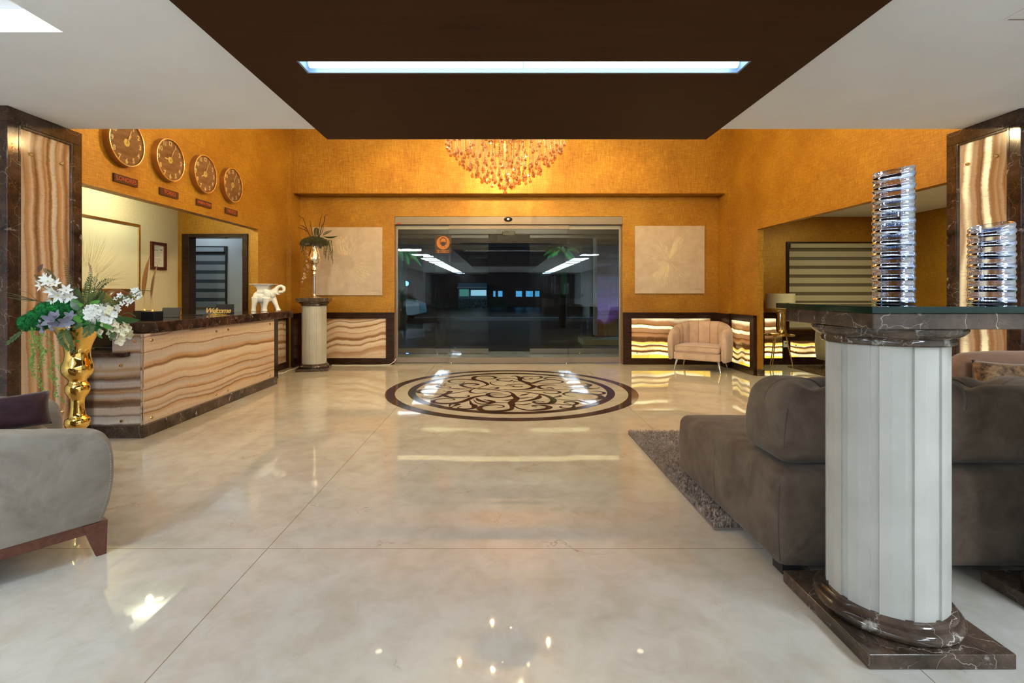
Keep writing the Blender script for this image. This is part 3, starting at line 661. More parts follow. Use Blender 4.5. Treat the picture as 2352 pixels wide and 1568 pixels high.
ZT = .99
# things on the counter
def feather(label, px, Y, h, wid, lean, base_w):
    t = thing('feather_sculpture', label, 'ornament', (gx(px, Y), Y, ZT), 0, 'pair of feather sculptures on the desk')
    MB().box(-base_w/2, -base_w/2, 0, base_w/2, base_w/2, .085).build('base', M['black'], t, bevel=.002)
    MB().tube([(0, 0, .085), (0, 0, .092), (0, 0, .10)], [.018, .016, .010], 12).build('collar', M['brass'], t, smooth=50)
    st = [Vector((lean*(u**2.2)-.010*math.sin(u*PI), 0, .09+u*(h-.09))) for u in [i/20 for i in range(21)]]
    MB().tube(st, [.0055*(1-.6*i/20) for i in range(21)], 6).build('quill', M['brass'], t, smooth=60)
    mb = MB()
    for i in range(5, 21):
        u = (i-5)/15; w = wid*math.sin(PI*min(1, u*1.02))**.55*(1-.35*u)+.001; c = st[i]
        mb.v += [(c.x-w*.45, -.004, c.z), (c.x, -.008, c.z), (c.x+w*.55, -.004, c.z+.012), (c.x, .004, c.z)]
    n = 16
    for i in range(n-1):
        for k in range(4): mb.f.append((i*4+k, i*4+(k+1) % 4, (i+1)*4+(k+1) % 4, (i+1)*4+k)); mb.mi.append(0)
    mb.build('vane', M['copper'], t, smooth=40)
feather('tall copper feather ornament on the left black cube', 331, 4.87, .61, .058, .055, .125)
feather('shorter copper feather ornament on the right black cube', 349.5, 4.68, .515, .036, .05, .125)
t = thing('tablet_stand', 'black slanted sign holder behind the feather ornaments', 'sign holder', (gx(387, 5.25), 5.25, ZT), R(8))
mb = MB().prism([(-.02, 0), (.04, 0), (.075, .10), (.068, .10), (.028, .012), (-.02, .008)], -.09, .09, lambda a, b, h: (h, a, b)); mb.build('body', M['black_matt'], t)
t = thing('welcome_sign', 'gold Welcome lettering sign on the marble counter', 'sign', (gx(500, 5.94), 5.94, ZT), R(6))
shift(text_mb('Welcome', .082, .010, shear=.32, spacing=.84, bold=.002), (0, 0, .044)).build('lettering', simple('gold_leaf_letters', (.95,.66,.22), .3, .35), t)
MB().box(-.10, -.02, 0, .10, .02, .008).build('base', M['gold'], t, bevel=.002)
t = thing('acrylic_plate', 'dark upright plate behind the Welcome sign', 'sign holder', (gx(517, 6.3), 6.3, ZT), R(4))
MB().box(-.11, -.004, .006, .11, .004, .115).build('plate', M['black_matt'], t, bevel=.002); MB().box(-.10, -.03, 0, .10, .03, .006).build('foot', M['black'], t)
t = thing('pen_tray', 'flat black tray beside the Welcome sign', 'tray', (gx(440, 5.75), 5.75, ZT), 0)
MB().box(-.10, -.05, 0, .10, .05, .008).build('tray', M['black'], t, bevel=.003)
t = thing('computer_monitor', 'black computer monitor on the low desk end behind the flowers', 'monitor', (-3.62, 4.60, .738), 0)
MB().box(-.09, -.07, 0, .09, .07, .012).build('foot', M['black_matt'], t, bevel=.003); MB().box(-.015, .0, .012, .015, .02, .09).build('neck', M['black_matt'], t)
MB().box(-.27, -.02, .012, .03, 0, .150).build('screen', M['black'], t, bevel=.004)
# office chairs behind the desk
def office_chair(label, x, y, rz, mat, zt):
    t = thing('office_chair', label, 'chair', (x, y, 0), rz, 'office chairs behind the desk')
    sh = rounded(.50, .12, .62, .058, (12, 2, 8), lambda q: Vector((q.x, q.y, q.z-(.16*abs(q.x/.25)**2.6 if q.z > 0 else 0)))) ; shift(sh, (0, .22, zt-.31)); sh.build('backrest', mat, t, smooth=180)
    shift(rounded(.52, .50, .11, .05, (6, 6, 2)), (0, 0, .47)).build('seat', mat, t, smooth=180)
    MB().tube([(0, 0, .06), (0, 0, .42)], .025, 12).build('gas_lift', M['chrome'], t, smooth=50)
    MB().box(-.03, .16, .40, .03, .30, .60).build('bracket', M['black_matt'], t)
    for k in range(5):
        a = 2*PI*k/5; l = MB().tube([(0, 0, .10), (.27*math.cos(a), .27*math.sin(a), .065)], [.022, .014], 8).build('base_spoke', M['chrome'], t, smooth=50)
        MB().ball((.27*math.cos(a), .27*math.sin(a), .027), (.027, .027, .027), 10, 6).build('castor', M['black_matt'], l, smooth=60)
office_chair('brown leather office chair behind the desk flowers', -4.38, 5.95, R(90), simple('brown_leather', (.10,.035,.018), .3), 1.29)
office_chair('olive green padded chair behind the desk flowers', -4.08, 5.25, R(90), simple('olive_leather', (.16,.17,.05), .35), 1.28)

# elephant figurine: one continuous body
def elephant():
    t = thing('elephant_figurine', 'white porcelain elephant with raised trunk on the counter end', 'figurine', (gx(612, 7.03), 7.03, ZT), R(4))
    k = .000473
    def q(x, y, d=0): return Vector(((x-650)*k, d, (1215-y)*k))
    mb = MB()
    mb.ball(q(500, 800), (.098, .072, .082), 20, 14); mb.ball(q(390, 800), (.062, .066, .082), 18, 12); mb.ball(q(660, 790), (.072, .066, .085), 18, 12)
    def leg(pts, d): mb.tube([q(x, y, d) for x, y, r in pts], [r for x, y, r in pts], 14)
    leg([(360,800,.050),(345,960,.038),(320,1080,.029),(315,1160,.029),(316,1185,.033),(316,1215,.034)], -.042)
    leg([(480,850,.045),(500,1000,.032),(515,1100,.025),(512,1170,.026),(512,1215,.031)], .045)
    leg([(680,820,.048),(670,950,.036),(645,1070,.029),(632,1160,.031),(634,1185,.037),(634,1215,.038)], -.042)
    leg([(800,800,.045),(860,930,.036),(915,1060,.028),(945,1150,.028),(962,1185,.035),(965,1215,.036)], .036)
    mb.ball(q(800, 700), (.060, .050, .062), 16, 12); mb.ball(q(880, 640), (.052, .045, .050), 16, 12)
    tr = [(900,650,.040),(970,655,.033),(1050,650,.027),(1110,625,.024),(1150,575,.021),(1150,520,.018),(1110,478,.016),(1060,465,.014),(1010,480,.013),(975,515,.011),(960,545,.010)]
    # raised trunk: sweeps out, up and curls back, tip flicking forward
    tr = [(880,620,.040),(930,560,.032),(970,510,.026),(1020,475,.022),(1080,465,.021),(1130,490,.021),(1160,540,.022),(1165,590,.021),(1130,630,.020),(1080,640,.020),(1010,640,.024)]
    mb.tube([q(x, y) for x, y, r in tr], [r for x, y, r in tr], 12)
    mb.tube([q(1160, 560), q(1185, 510), q(1178, 470)], [.017, .012, .006], 10)
    mb.ball(q(930, 700), (.040, .022, .016), 12, 8)
    mb.tube([q(930, 680, -.02), q(1000, 715, -.022), q(1050, 738, -.02)], [.008, .007, .002], 8); mb.tube([q(930, 680, .02), q(1000, 715, .022), q(1050, 738, .02)], [.008, .007, .002], 8)
    mb.tube([q(330, 760), q(285, 830), q(290, 900)], [.008, .005, .004], 8)
    body = mb.build('body', M['porcelain'], t, smooth=180)
    rm = body.modifiers.new('r', 'REMESH'); rm.mode = 'VOXEL'; rm.voxel_size = .0045; rm.use_smooth_shade = True
    sm = body.modifiers.new('s', 'SMOOTH'); sm.factor = .6; sm.iterations = 5
    for d_ in (-1, 1):
        e = MB(); pts = [(590,590),(640,545),(720,550),(800,590),(815,680),(800,790),(740,815),(670,780),(600,690)]
        c = q(720, 680, d_*.058); rim = [q(x, y, d_*(.068 if x < 700 else .052)) for x, y in pts]
        n = len(rim); e.add([c+Vector((0, d_*.012, 0))]+rim+[p-Vector((0, d_*.010, 0)) for p in rim], [(0, 1+i, 1+(i+1) % n) for i in range(n)]+[(1+i, 1+n+i, 1+n+(i+1) % n, 1+(i+1) % n) for i in range(n)]+[tuple(1+n+i for i in range(n))])
        e.build('ear', M['porcelain'], t, smooth=180, sub=2)
    s = MB(); prof = [(.128, 1215-405), (.128, 1215-420), (.100, 1215-440), (.078, 1215-500), (.066, 1215-590), (.070, 1215-610), (.072, 1215-665), (.05, 1215-700)]
    vs = []; n = len(prof)
    cx = (598-650)*k
    for r, z in prof:
        for a, b in ((-1,-1),(1,-1),(1,1),(-1,1)):
            vs.append((cx+(a*r*1.25 if r > .09 else a*r*1.05)-.012, b*r*.8, z*k))
    s.add(vs, [(4*i+j, 4*i+(j+1) % 4, 4*i+4+(j+1) % 4, 4*i+4+j) for i in range(n-1) for j in range(4)]+[(0,1,2,3), (4*n-4, 4*n-3, 4*n-2, 4*n-1)])
    s.build('plinth', M['porcelain'], t, bevel=.002)
elephant()

# ------------------------------------------------------------------ clocks and city plates
m_face = m_wood('brown_wood_clock_face', (.16,.065,.030), (.30,.15,.08), .35, (3, 3, 16)); m_num = simple('cream_numerals', (.80,.62,.34), .4); m_num2 = simple('pale_gold_hands', (.85,.66,.35), .3, .4)
m_plate = m_wood('dark_red_wood_plate', (.055,.014,.008), (.085,.024,.012), .3); m_lett = simple('coral_letters', (.36,.07,.035), .4)
m_bez = simple('pale_gold_bezel', (.90,.70,.42), .18, 1)
def clock(label, y, hour, minute):
    t = thing('wall_clock', label, 'clock', (XL, y, 2.668), R(90), 'four round wall clocks above the desk'); r = .225
    rot = Matrix.Rotation(R(90), 4, 'X')
    xform(MB().lathe([(r-.012, 0), (r, 0), (r, .062), (r-.012, .062), (r-.012, .050)], 64), rot).build('rim', M['copper'], t, smooth=40)
    xform(MB().lathe([(r-.013, .060), (r-.013, .066), (r-.006, .069), (r+.001, .066), (r+.001, .060)], 64), rot).build('bezel', m_bez, t, smooth=60)
    xform(MB().lathe([(0, .050), (r-.010, .050), (r-.010, .046), (0, .046)], 64), rot).build('dial', m_face, t, smooth=40)
    for n_ in range(1, 13):
        a = 2*PI*n_/12; x_, z_ = .175*math.sin(a), .175*math.cos(a)
        shift(text_mb(str(n_), .066, .003, bold=.0016, spacing=.85), (x_, -.052, z_)).build('numeral', m_num, t)
    xform(MB().lathe([(0, .054), (.036, .054), (.036, .051)], 32), rot).build('hub_disc', simple('yellow_hub', (.75,.60,.20), .3, .3), t, smooth=40)
    for ang, ln, w in ((2*PI*(hour/12+minute/720), .10, .006), (2*PI*minute/60, .155, .0045)):
        hb = MB().prism([(-w*.5, 0), (-w, ln*.55), (-w*1.3, ln*.78), (0, ln), (w*1.3, ln*.78), (w, ln*.55), (w*.5, 0)], -.0575, -.0555, lambda a, b, h: (a, h, b))
        xform(hb, Matrix.Rotation(ang, 4, 'Y')).build('hand', m_num2, t)
    xform(MB().lathe([(0, .0605), (.008, .060), (.008, .055)], 16), rot).build('pin', M['brass'], t, smooth=40)
    xform(MB().lathe([(0, .0635), (r-.010, .0635)], 48), rot).build('glass', M['clockglass'], t)
for lab, city, y, hr in (('round wooden wall clock above the LONDRES plate', 'LONDRES', 4.706, 1), ('round wooden wall clock above the TOKIO plate', 'TOKIO', 5.326, 9), ('round wooden wall clock above the NUEVA YORK plate', 'NUEVA YORK', 5.954, 8), ('round wooden wall clock above the MÉXICO plate, last in the row', 'MÉXICO', 6.563, 7)):
    clock(lab, y, hr, 4)
    t = thing('city_plate', 'dark red wooden name plate reading '+city, 'name plate', (XL, y+.045, 2.285), R(90), 'city name plates under the clocks')
    MB().box(-.150, -.016, 0, .150, .002, .075).build('plate', m_plate, t, bevel=.002)
    sz = {7: .058, 5: .060, 10: .042, 6: .056}[len(city)]
    shift(text_mb(city, sz, .003, bold=.001), (0, -.0175, .0375)).build('lettering', m_lett, t)

# ------------------------------------------------------------------ wall art
def rays(n, cx, cz, rmin, hh, angf, w, seed, clip):
    rnd = random.Random(seed); mb = MB()
    for i in range(n):
        a, l0, l1 = angf(rnd); d = Vector((math.cos(a), 0, math.sin(a))); p = Vector((cx, 0, cz))+d*l0; q = Vector((cx, 0, cz))+d*l1
        if not (clip[0] < q.x < clip[1] and clip[2] < q.z < clip[3]) or not (clip[0] < p.x < clip[1] and clip[2] < p.z < clip[3]): continue
        nn = Vector((-d.z, 0, d.x))*w*rnd.uniform(.5, 1.2); h = -hh*rnd.uniform(.5, 1)
        m_ = (p+q)/2+Vector((rnd.uniform(-.01,.01), 0, rnd.uniform(-.01,.01)))
        mb.add([p, m_+nn, q, m_-nn, m_+Vector((0, h, 0))], [(0,1,4), (1,2,4), (2,3,4), (3,0,4)])
    return mb
m_canvas = speckle('beige_pearl_canvas', (.50,.40,.31), (.58,.48,.38), .45, 8, .15, .2)
m_relief = simple('champagne_relief', (.84,.74,.58), .3, .1)
def sig(mb, x, z, s):
    pts = [Vector((x+s*i*.09+s*.08*math.cos(i*2.3), -.0305, z+s*.10*math.sin(i*1.9)*(1.6 if i in (1,7,11) else .6))) for i in range(16)]
    mb.tube(spline(pts, 4), .0010, 5)
def painting(label, x0, x1, z0, z1, rmb, seed):
    t = thing('wall_painting', label, 'painting', ((x0+x1)/2, YB, z0), 0, 'square relief paintings either side of the door'); w = (x1-x0)/2; h = z1-z0
    MB().box(-w, -.03, 0, w, -.001, h).build('canvas', m_canvas, t, bevel=.003)
    shift(rmb, (0, -.0302, 0)).build('relief', m_relief, t, kind='stuff')
    s_ = MB(); sig(s_, w-.26, .07, .16); s_.build('signature', simple('brown_ink', (.12,.07,.05), .6), t)
def fR(r):
    k = r.random()
    if k < .30: a = r.gauss(R(62), R(9)); L = r.uniform(.12, .56)
    elif k < .60: a = r.gauss(R(242), R(14)); L = r.uniform(.12, .52)
    else: a = r.uniform(0, 2*PI); L = r.uniform(.1, .5)
    return a, max(.03, L-r.uniform(.08, .4)), L
def fL(r):
    k = r.random(); L = r.uniform(.16, .50)
    if k < .38: a = r.gauss(R(-25), R(22))
    elif k < .66: a = r.gauss(R(105), R(22))
    else: a = r.uniform(0, 2*PI)
    l0 = max(.13, L-r.uniform(.05, .14)); return a-.25*(L-.1), l0, L
painting('square beige painting with a starburst right of the glass door', gx(1457.5, YB), gx(1617, YB), gz(674, YB), gz(519, YB), rays(420, -.03, .57, 0, .005, fR, .0024, 3, (-.59, .59, .03, 1.15)), 3)
painting('square beige painting with a swirl left of the glass door behind the vase', gx(719, YB), gx(879, YB), gz(678, YB), gz(522, YB), rays(520, -.02, .56, 0, .005, fL, .0026, 5, (-.59, .59, .03, 1.15)), 5)
# office painting and certificate (on the cream wall)
t = thing('framed_painting', 'cream ray painting in a thin gold frame behind the desk', 'painting', (-4.85, 5.75, 1.27), R(90))
MB().box(-.87, -.045, 0, .87, 0, .03).box(-.87, -.045, .855, .87, 0, .885).box(-.87, -.045, .03, -.84, 0, .855).box(.84, -.045, .03, .87, 0, .855).build('frame', M['brass'], t, bevel=.003)
MB().box(-.84, -.028, .03, .84, -.001, .855).build('canvas', simple('cream_canvas', (.74,.68,.50), .7), t)
def fO(r): a = r.uniform(R(2), R(120)); L = r.uniform(.25, .72); return a, max(.2, L-r.uniform(.15, .45)), L
shift(rays(170, .02, .06, 0, .0012, fO, .0013, 8, (-.8, .82, .04, .82)), (0, -.0285, 0)).build('brush_strokes', simple('ochre_strokes', (.45,.34,.16), .6), t, kind='stuff')
t = thing('framed_certificate', 'small certificate in a dark red frame on the cream wall', 'certificate', (-4.85, 7.01, 1.575), R(90))
MB().box(-.155, -.03, 0, .155, 0, .04).box(-.155, -.03, .345, .155, 0, .385).box(-.155, -.03, .04, -.105, 0, .345).box(.105, -.03, .04, .155, 0, .345).build('frame', simple('dark_red_frame', (.09,.018,.012), .3), t, bevel=.003)
MB().box(-.105, -.012, .04, .105, -.001, .345).build('paper', simple('certificate_paper', (.72,.70,.64), .6), t)
mb = MB(); rnd = random.Random(4)
for i in range(14):
    zz_ = .31-i*.018
    if i in (3, 8): continue
    a = -.085+rnd.uniform(0, .03); mb.box(a, -.0128, zz_, a+rnd.uniform(.08, .13), -.0121, zz_+.004)
mb.box(.03, -.013, .27, .05, -.0121, .29); mb.box(.058, -.013, .27, .078, -.0121, .29)
mb.build('printed_lines', simple('grey_ink', (.25,.25,.28), .6), t)
MB().tube([(-.09, -.0135, .26), (-.05, -.0135, .275), (-.01, -.0135, .262)], .004, 6).build('seal_mark', simple('blue_violet_ink', (.25,.25,.5), .6), t)
# ------------------------------------------------------------------ stone pedestals
def shaft_mb(r, z0, z1, off=14):
    poly = []
    for k in range(12):
        c = off+30*k
        for a, rr in ((-4.2, r), (-3.6, r-.007), (3.6, r-.007), (4.2, r), (15, r*.992)):
            ang = R(c+a); poly.append((rr*math.cos(ang), rr*math.sin(ang)))
    return MB().prism(poly, z0, z1)
def pedestal_parts(t, dx, z_base, z_top, rr=.191, hb=.26, cap=.234):
    d = (dx, 0, 0)
    shift(B(-.245, -.2525, 0, .245, .2525, z_base), d).build('plinth', M['marble_mid'], t, bevel=.004)
    pr = [(.10, z_base), (.222, z_base), (.231, z_base+.008), (.2345, z_base+.020), (.231, z_base+.032), (.220, z_base+.040), (.212, z_base+.0415), (.2125, z_base+.046), (.214, z_base+.054), (.208, z_base+.061), (.200, z_base+.064), (.10, z_base+.064)]
    shift(MB().lathe(pr, 64), d).build('base_moulding', M['marble_mid'], t, smooth=38)
    shift(shaft_mb(rr, z_base+.05, z_top-.062), d).build('shaft', M['creamstone'], t)
    pr = [(.10, z_top-.065), (.203, z_top-.065), (.208, z_top-.060), (.209, z_top-.048), (.206, z_top-.041), (.212, z_top-.038), (.226, z_top-.030), (.238, z_top-.018), (.240, z_top-.010), (.238, z_top-.002), (.10, z_top-.0005)]
    shift(MB().lathe(pr, 64), d).build('capital', M['marble_mid'], t, smooth=38)
t = thing('console_table', 'dark marble console table with glass top on two cream fluted columns', 'table', (1.463, 1.9, 0))
pedestal_parts(t, 0, .051, 1.128); pedestal_parts(t, .857, .051, 1.128)
B(-.234, -.255, 1.128, 1.09, .255, 1.183).build('tabletop', M['marble_mid'], t, bevel=.004)
g = B(-.248, -.27, 1.1835, 1.12, .30, 1.2045).build('glass_top', M['tabletop_glass'], t)
e = MB().box(-.2485, -.2712, 1.184, 1.1205, -.2702, 1.204).box(-.2492, -.27, 1.184, -.2482, .30, 1.204).build('glass_edge', M['greenedge'], g)
t = thing('pedestal', 'cream fluted stone pedestal with dark marble cap in the back left corner', 'pedestal', (-3.05, 8.10, 0), R(12))
pedestal_parts(t, 0, .045, 1.105); B(-.245, -.245, 1.105, .245, .245, 1.168).build('cap_slab', M['marble_mid'], t, bevel=.006)

# chrome and crystal ribbed vases
m_rib = simple('silver_rib_led_tint', (.68,.77,.97), .045, 1)  # silver with the blue of LED reflections put into its colour
m_rib2 = m_crystal('clear_rib_glass', (.86,.88,.92), (.95,.97,1.0), .6, .02)
def ribbed(label, x, y, r, h, n):
    t = thing('crystal_vase', label, 'vase', (x, y, 1.2048), R(20), 'ribbed crystal vases on the glass top')
    pr = [(r*.6, 0), (r*.9, .001)]; s = h/n
    for i in range(n):
        z = i*s
        for u, rr in ((.05, .945), (.14, .985), (.27, 1.0), (.40, .985), (.49, .945), (.56, .94), (.64, .962), (.74, .968), (.84, .962), (.93, .94)):
            pr.append((r*rr, z+u*s))
    inner = [(r*.88, h), (r*.86, h*.98), (r*.86, .02), (.001, .018)]
    mb = MB().lathe(pr+inner, 64)
    rows = len(pr+inner)-1
    mb.mi = [(0 if (2 <= j < len(pr)-1 and (j-2) % 10 < 5) else 1) for j in range(rows) for _ in range(64)]
    mb.v = [(a, b, c+(.018*(a/r))*(max(0, c/h-.6)/.4)) for a, b, c in mb.v]
    mb.build('ribbed_body', [m_rib, m_rib2], t, smooth=60)
    return t
ribbed('tall stack-ribbed crystal vase standing on the glass table top', gx(2052, 2.05), 2.05, .0735, .555, 12)
ribbed('short stack-ribbed crystal vase at right on the glass table top', gx(2277, 2.05), 2.05, .0755, .325, 7)

# ------------------------------------------------------------------ sofas and rugs
def dents(pts, sig, dep, creases=(), cw=.02, cd=.012, axis=2, sgn=1):
    def f(q):
        s = 0
        for p in pts: s += dep*math.exp(-((q.x-p[0])**2+(q.y-p[1])**2)/(2*sig*sig))
        for a, b in creases:
            ax, ay = a; bx, by = b; L = math.hypot(bx-ax, by-ay); u = max(0, min(1, ((q.x-ax)*(bx-ax)+(q.y-ay)*(by-ay))/L/L))
            dd = math.hypot(q.x-ax-u*(bx-ax), q.y-ay-u*(by-ay)); s += cd*math.exp(-dd*dd/(2*cw*cw))
        return s
    return f
t = thing('sofa', 'large taupe suede sofa with tufted back behind the front column', 'sofa', (2.083, 2.80, 0))
W = 1.734
def warp_base(q):                                       # swell of the side and gentle fall of the top to the front
    q = Vector(q); u = (q.y+.62)/1.24
    q.x += (-.012*math.sin(PI*max(0, min(1, (q.z+.21)/.42))) if q.x < 0 else 0)
    if q.z > 0: q.z -= .055*max(0, u-.55)/.45*.8
    if q.y > 0: q.y -= .02*max(0, -q.z/.21)
    return q
shift(rounded(W, 1.24, .43, .055, (14, 12, 5), warp_base), (0, 0, .247)).build('seat_base', M['sofa'], t, smooth=180)
cx = [1.58-2.083, 2.35-2.083]
pts = [(x, .0) for x in (-.503, .264)]+[(-.12, .10), (.65, .10)]
cre = []
for x in (-.503, .264):
    cre += [((x, 0), (x-.17, .20)), ((x, 0), (x+.19, .20)), ((x, 0), (x+.22, -.16)), ((x, 0), (x-.20, -.12))]
fn = dents(pts, .060, .060, cre, .030, .030)
def warp_back(q):
    q = Vector(q)
    if q.z > -.05:
        k = min(1, (q.z+.05)/.15); q.z -= k*fn(q)
        q.z += .02*k*math.cos(q.y*6)
    q.y += (.02 if q.y < 0 else 0)*max(0, q.z/.17)     # back leans in slightly
    if q.x < 0: q.x += .055*max(0, (q.z+.1)/.27)**2
    return q
bk = shift(rounded(1.68, .40, .35, .085, (64, 20, 10), warp_back), (.010, -.37, .637)); bk.build('back_cushion', M['sofa'], t, smooth=180)
pp = MB()
def bx_(z, inset): return -W/2+inset-.012*math.sin(PI*max(0, min(1, (z-.032)/.43)))
pp.tube([(bx_(z, .0155), -.6045, z) for z in (.07, .13, .19, .25, .31, .37, .405)]+[(-W/2+.026, -.594, .437)], .0035, 6)
pp.tube([(bx_(z, 0), .02, z) for z in (.08, .14, .20, .26, .32, .38, .40)], .0022, 6)
pp.tube([(-.805+.055*max(0, (z+.1)/.27)**2, -.5455+.02*max(0, z/.17), z+.637) for z in (-.09, -.05, 0, .03, .06, .085)], .0035, 6)
pp.build('piping', M['sofa'], t, smooth=180)
for x in (-.80, .80):
    for y in (-.56, .54): MB().box(x-.04, y-.04, .004, x+.04, y+.04, .045).build('foot', M['black_matt'], t)
t = thing('sofa', 'taupe suede sofa with coral light in its colour and a rounded back by the glowing pilaster', 'sofa', (3.88, 3.12, 0))
shift(rounded(1.6, .80, .37, .06, (6, 6, 4)), (0, -.02, .225)).build('seat_base', M['sofa_back'], t, smooth=180)
def wb(q):
    q = Vector(q); q.z += -.05*max(0, -(q.x+.35)/.45)**2 if q.z > 0 else 0; q.z += .012*math.sin(q.x*5) if q.z > 0 else 0; return q
shift(rounded(1.56, .20, .46, .095, (20, 3, 6), wb), (0, .30, .632)).build('backrest', M['sofa_back'], t, smooth=180)
for x in (-.7, .7):
    for y in (-.33, .3): MB().box(x-.03, y-.03, .004, x+.03, y+.03, .045).build('foot', M['black_matt'], t)
def pillow(label, loc, rot, s, h, mat, th=.14, group=None):
    t = thing('throw_pillow', label, 'pillow', loc, 0, group); mb = MB(); n = 16
    def pt(i, j, sg):
        u, v = -1+2*i/n, -1+2*j/n
        edge = (1-abs(u)**3.2)*(1-abs(v)**3.2)
        pin = 1-.05*(1-abs(u)**2)*(abs(v)**6)-0; pin2 = 1-.05*(1-abs(v)**2)*(abs(u)**6)
        w = .012*math.sin(5*u+3*v)*edge
        return (u*s/2*pin2, sg*(th/2*max(0, edge)**.5)+w*.4, v*h/2*pin)
    ix = {}
    def vid(i, j, sg):
        k = (i, j, 0 if i in (0, n) or j in (0, n) else sg)
        if k not in ix: ix[k] = len(mb.v); mb.v.append(pt(i, j, sg))
        return ix[k]
    for sg in (-1, 1):
        for i in range(n):
            for j in range(n): mb.f.append((vid(i,j,sg), vid(i+1,j,sg), vid(i+1,j+1,sg), vid(i,j+1,sg))); mb.mi.append(0)
    xform(mb, Matrix.Rotation(R(rot[2]), 4, 'Z') @ Matrix.Rotation(R(rot[1]), 4, 'Y') @ Matrix.Rotation(R(rot[0]), 4, 'X')); o = mb.build('cover', mat, t, smooth=180)
    zm = min(p[2] for p in mb.v); t.location.z = loc[2]-zm; return t
pillow('golden brown fur pillow leaning on the coral lit sofa', (3.27, 3.22, .412), (-16, 3, -14), .34, .39, M['fur'], .18)
def rug(label, x0, x1, y0, y1, c1, c2, n, L, seed, skip=None):
    t = thing('rug', label, 'rug', ((x0+x1)/2, (y0+y1)/2, 0)); w, h = (x1-x0)/2, (y1-y0)/2
    B(-w, -h, .001, w, h, .010).build('backing', speckle(label.split()[0]+'_rug_backing', c1, c1, .9), t)
    rnd = random.Random(seed); mb = MB()
    for i in range(n):
        x, y = rnd.uniform(-w, w), rnd.uniform(-h, h)
        if skip and skip(x+t.location.x, y+t.location.y): continue
        a = rnd.uniform(0, 2*PI)+.6*math.sin(x*9+y*5); l = L*rnd.uniform(.6, 1.3); d = Vector((math.cos(a), math.sin(a), 0))*l*.8; wv = Vector((-math.sin(a), math.cos(a), 0))*.0019
        p = Vector((x, y, .009)); m_ = p+d*.45+Vector((0, 0, l*.75)); e_ = p+d+Vector((0, 0, l*.55))
        mb.add([p-wv, p+wv, m_+wv, m_-wv, e_], [(0,1,2,3), (3,2,4)])
    col = speckle(label.split()[0]+'_rug_pile', c1, c2, .8, 25)
    me = bpy.data.meshes.new('pile'); me.from_pydata(mb.v, [], mb.f); me.materials.append(col)
    o = bpy.data.objects.new('pile', me); C.objects.link(o); o.parent = t; o['kind'] = 'stuff'
rug('grey shaggy rug under the taupe sofa', 1.12, 2.95, 2.62, 4.40, (.24,.19,.16), (.52,.44,.39), 62000, .034, 2, lambda x, y: x > 1.35 and y < 3.3)
rug('brown shaggy rug in the lounge at right', 4.82, 6.5, 5.9, 8.38, (.08,.045,.022), (.17,.10,.055), 14000, .03, 3, lambda x, y: x > 5.6)

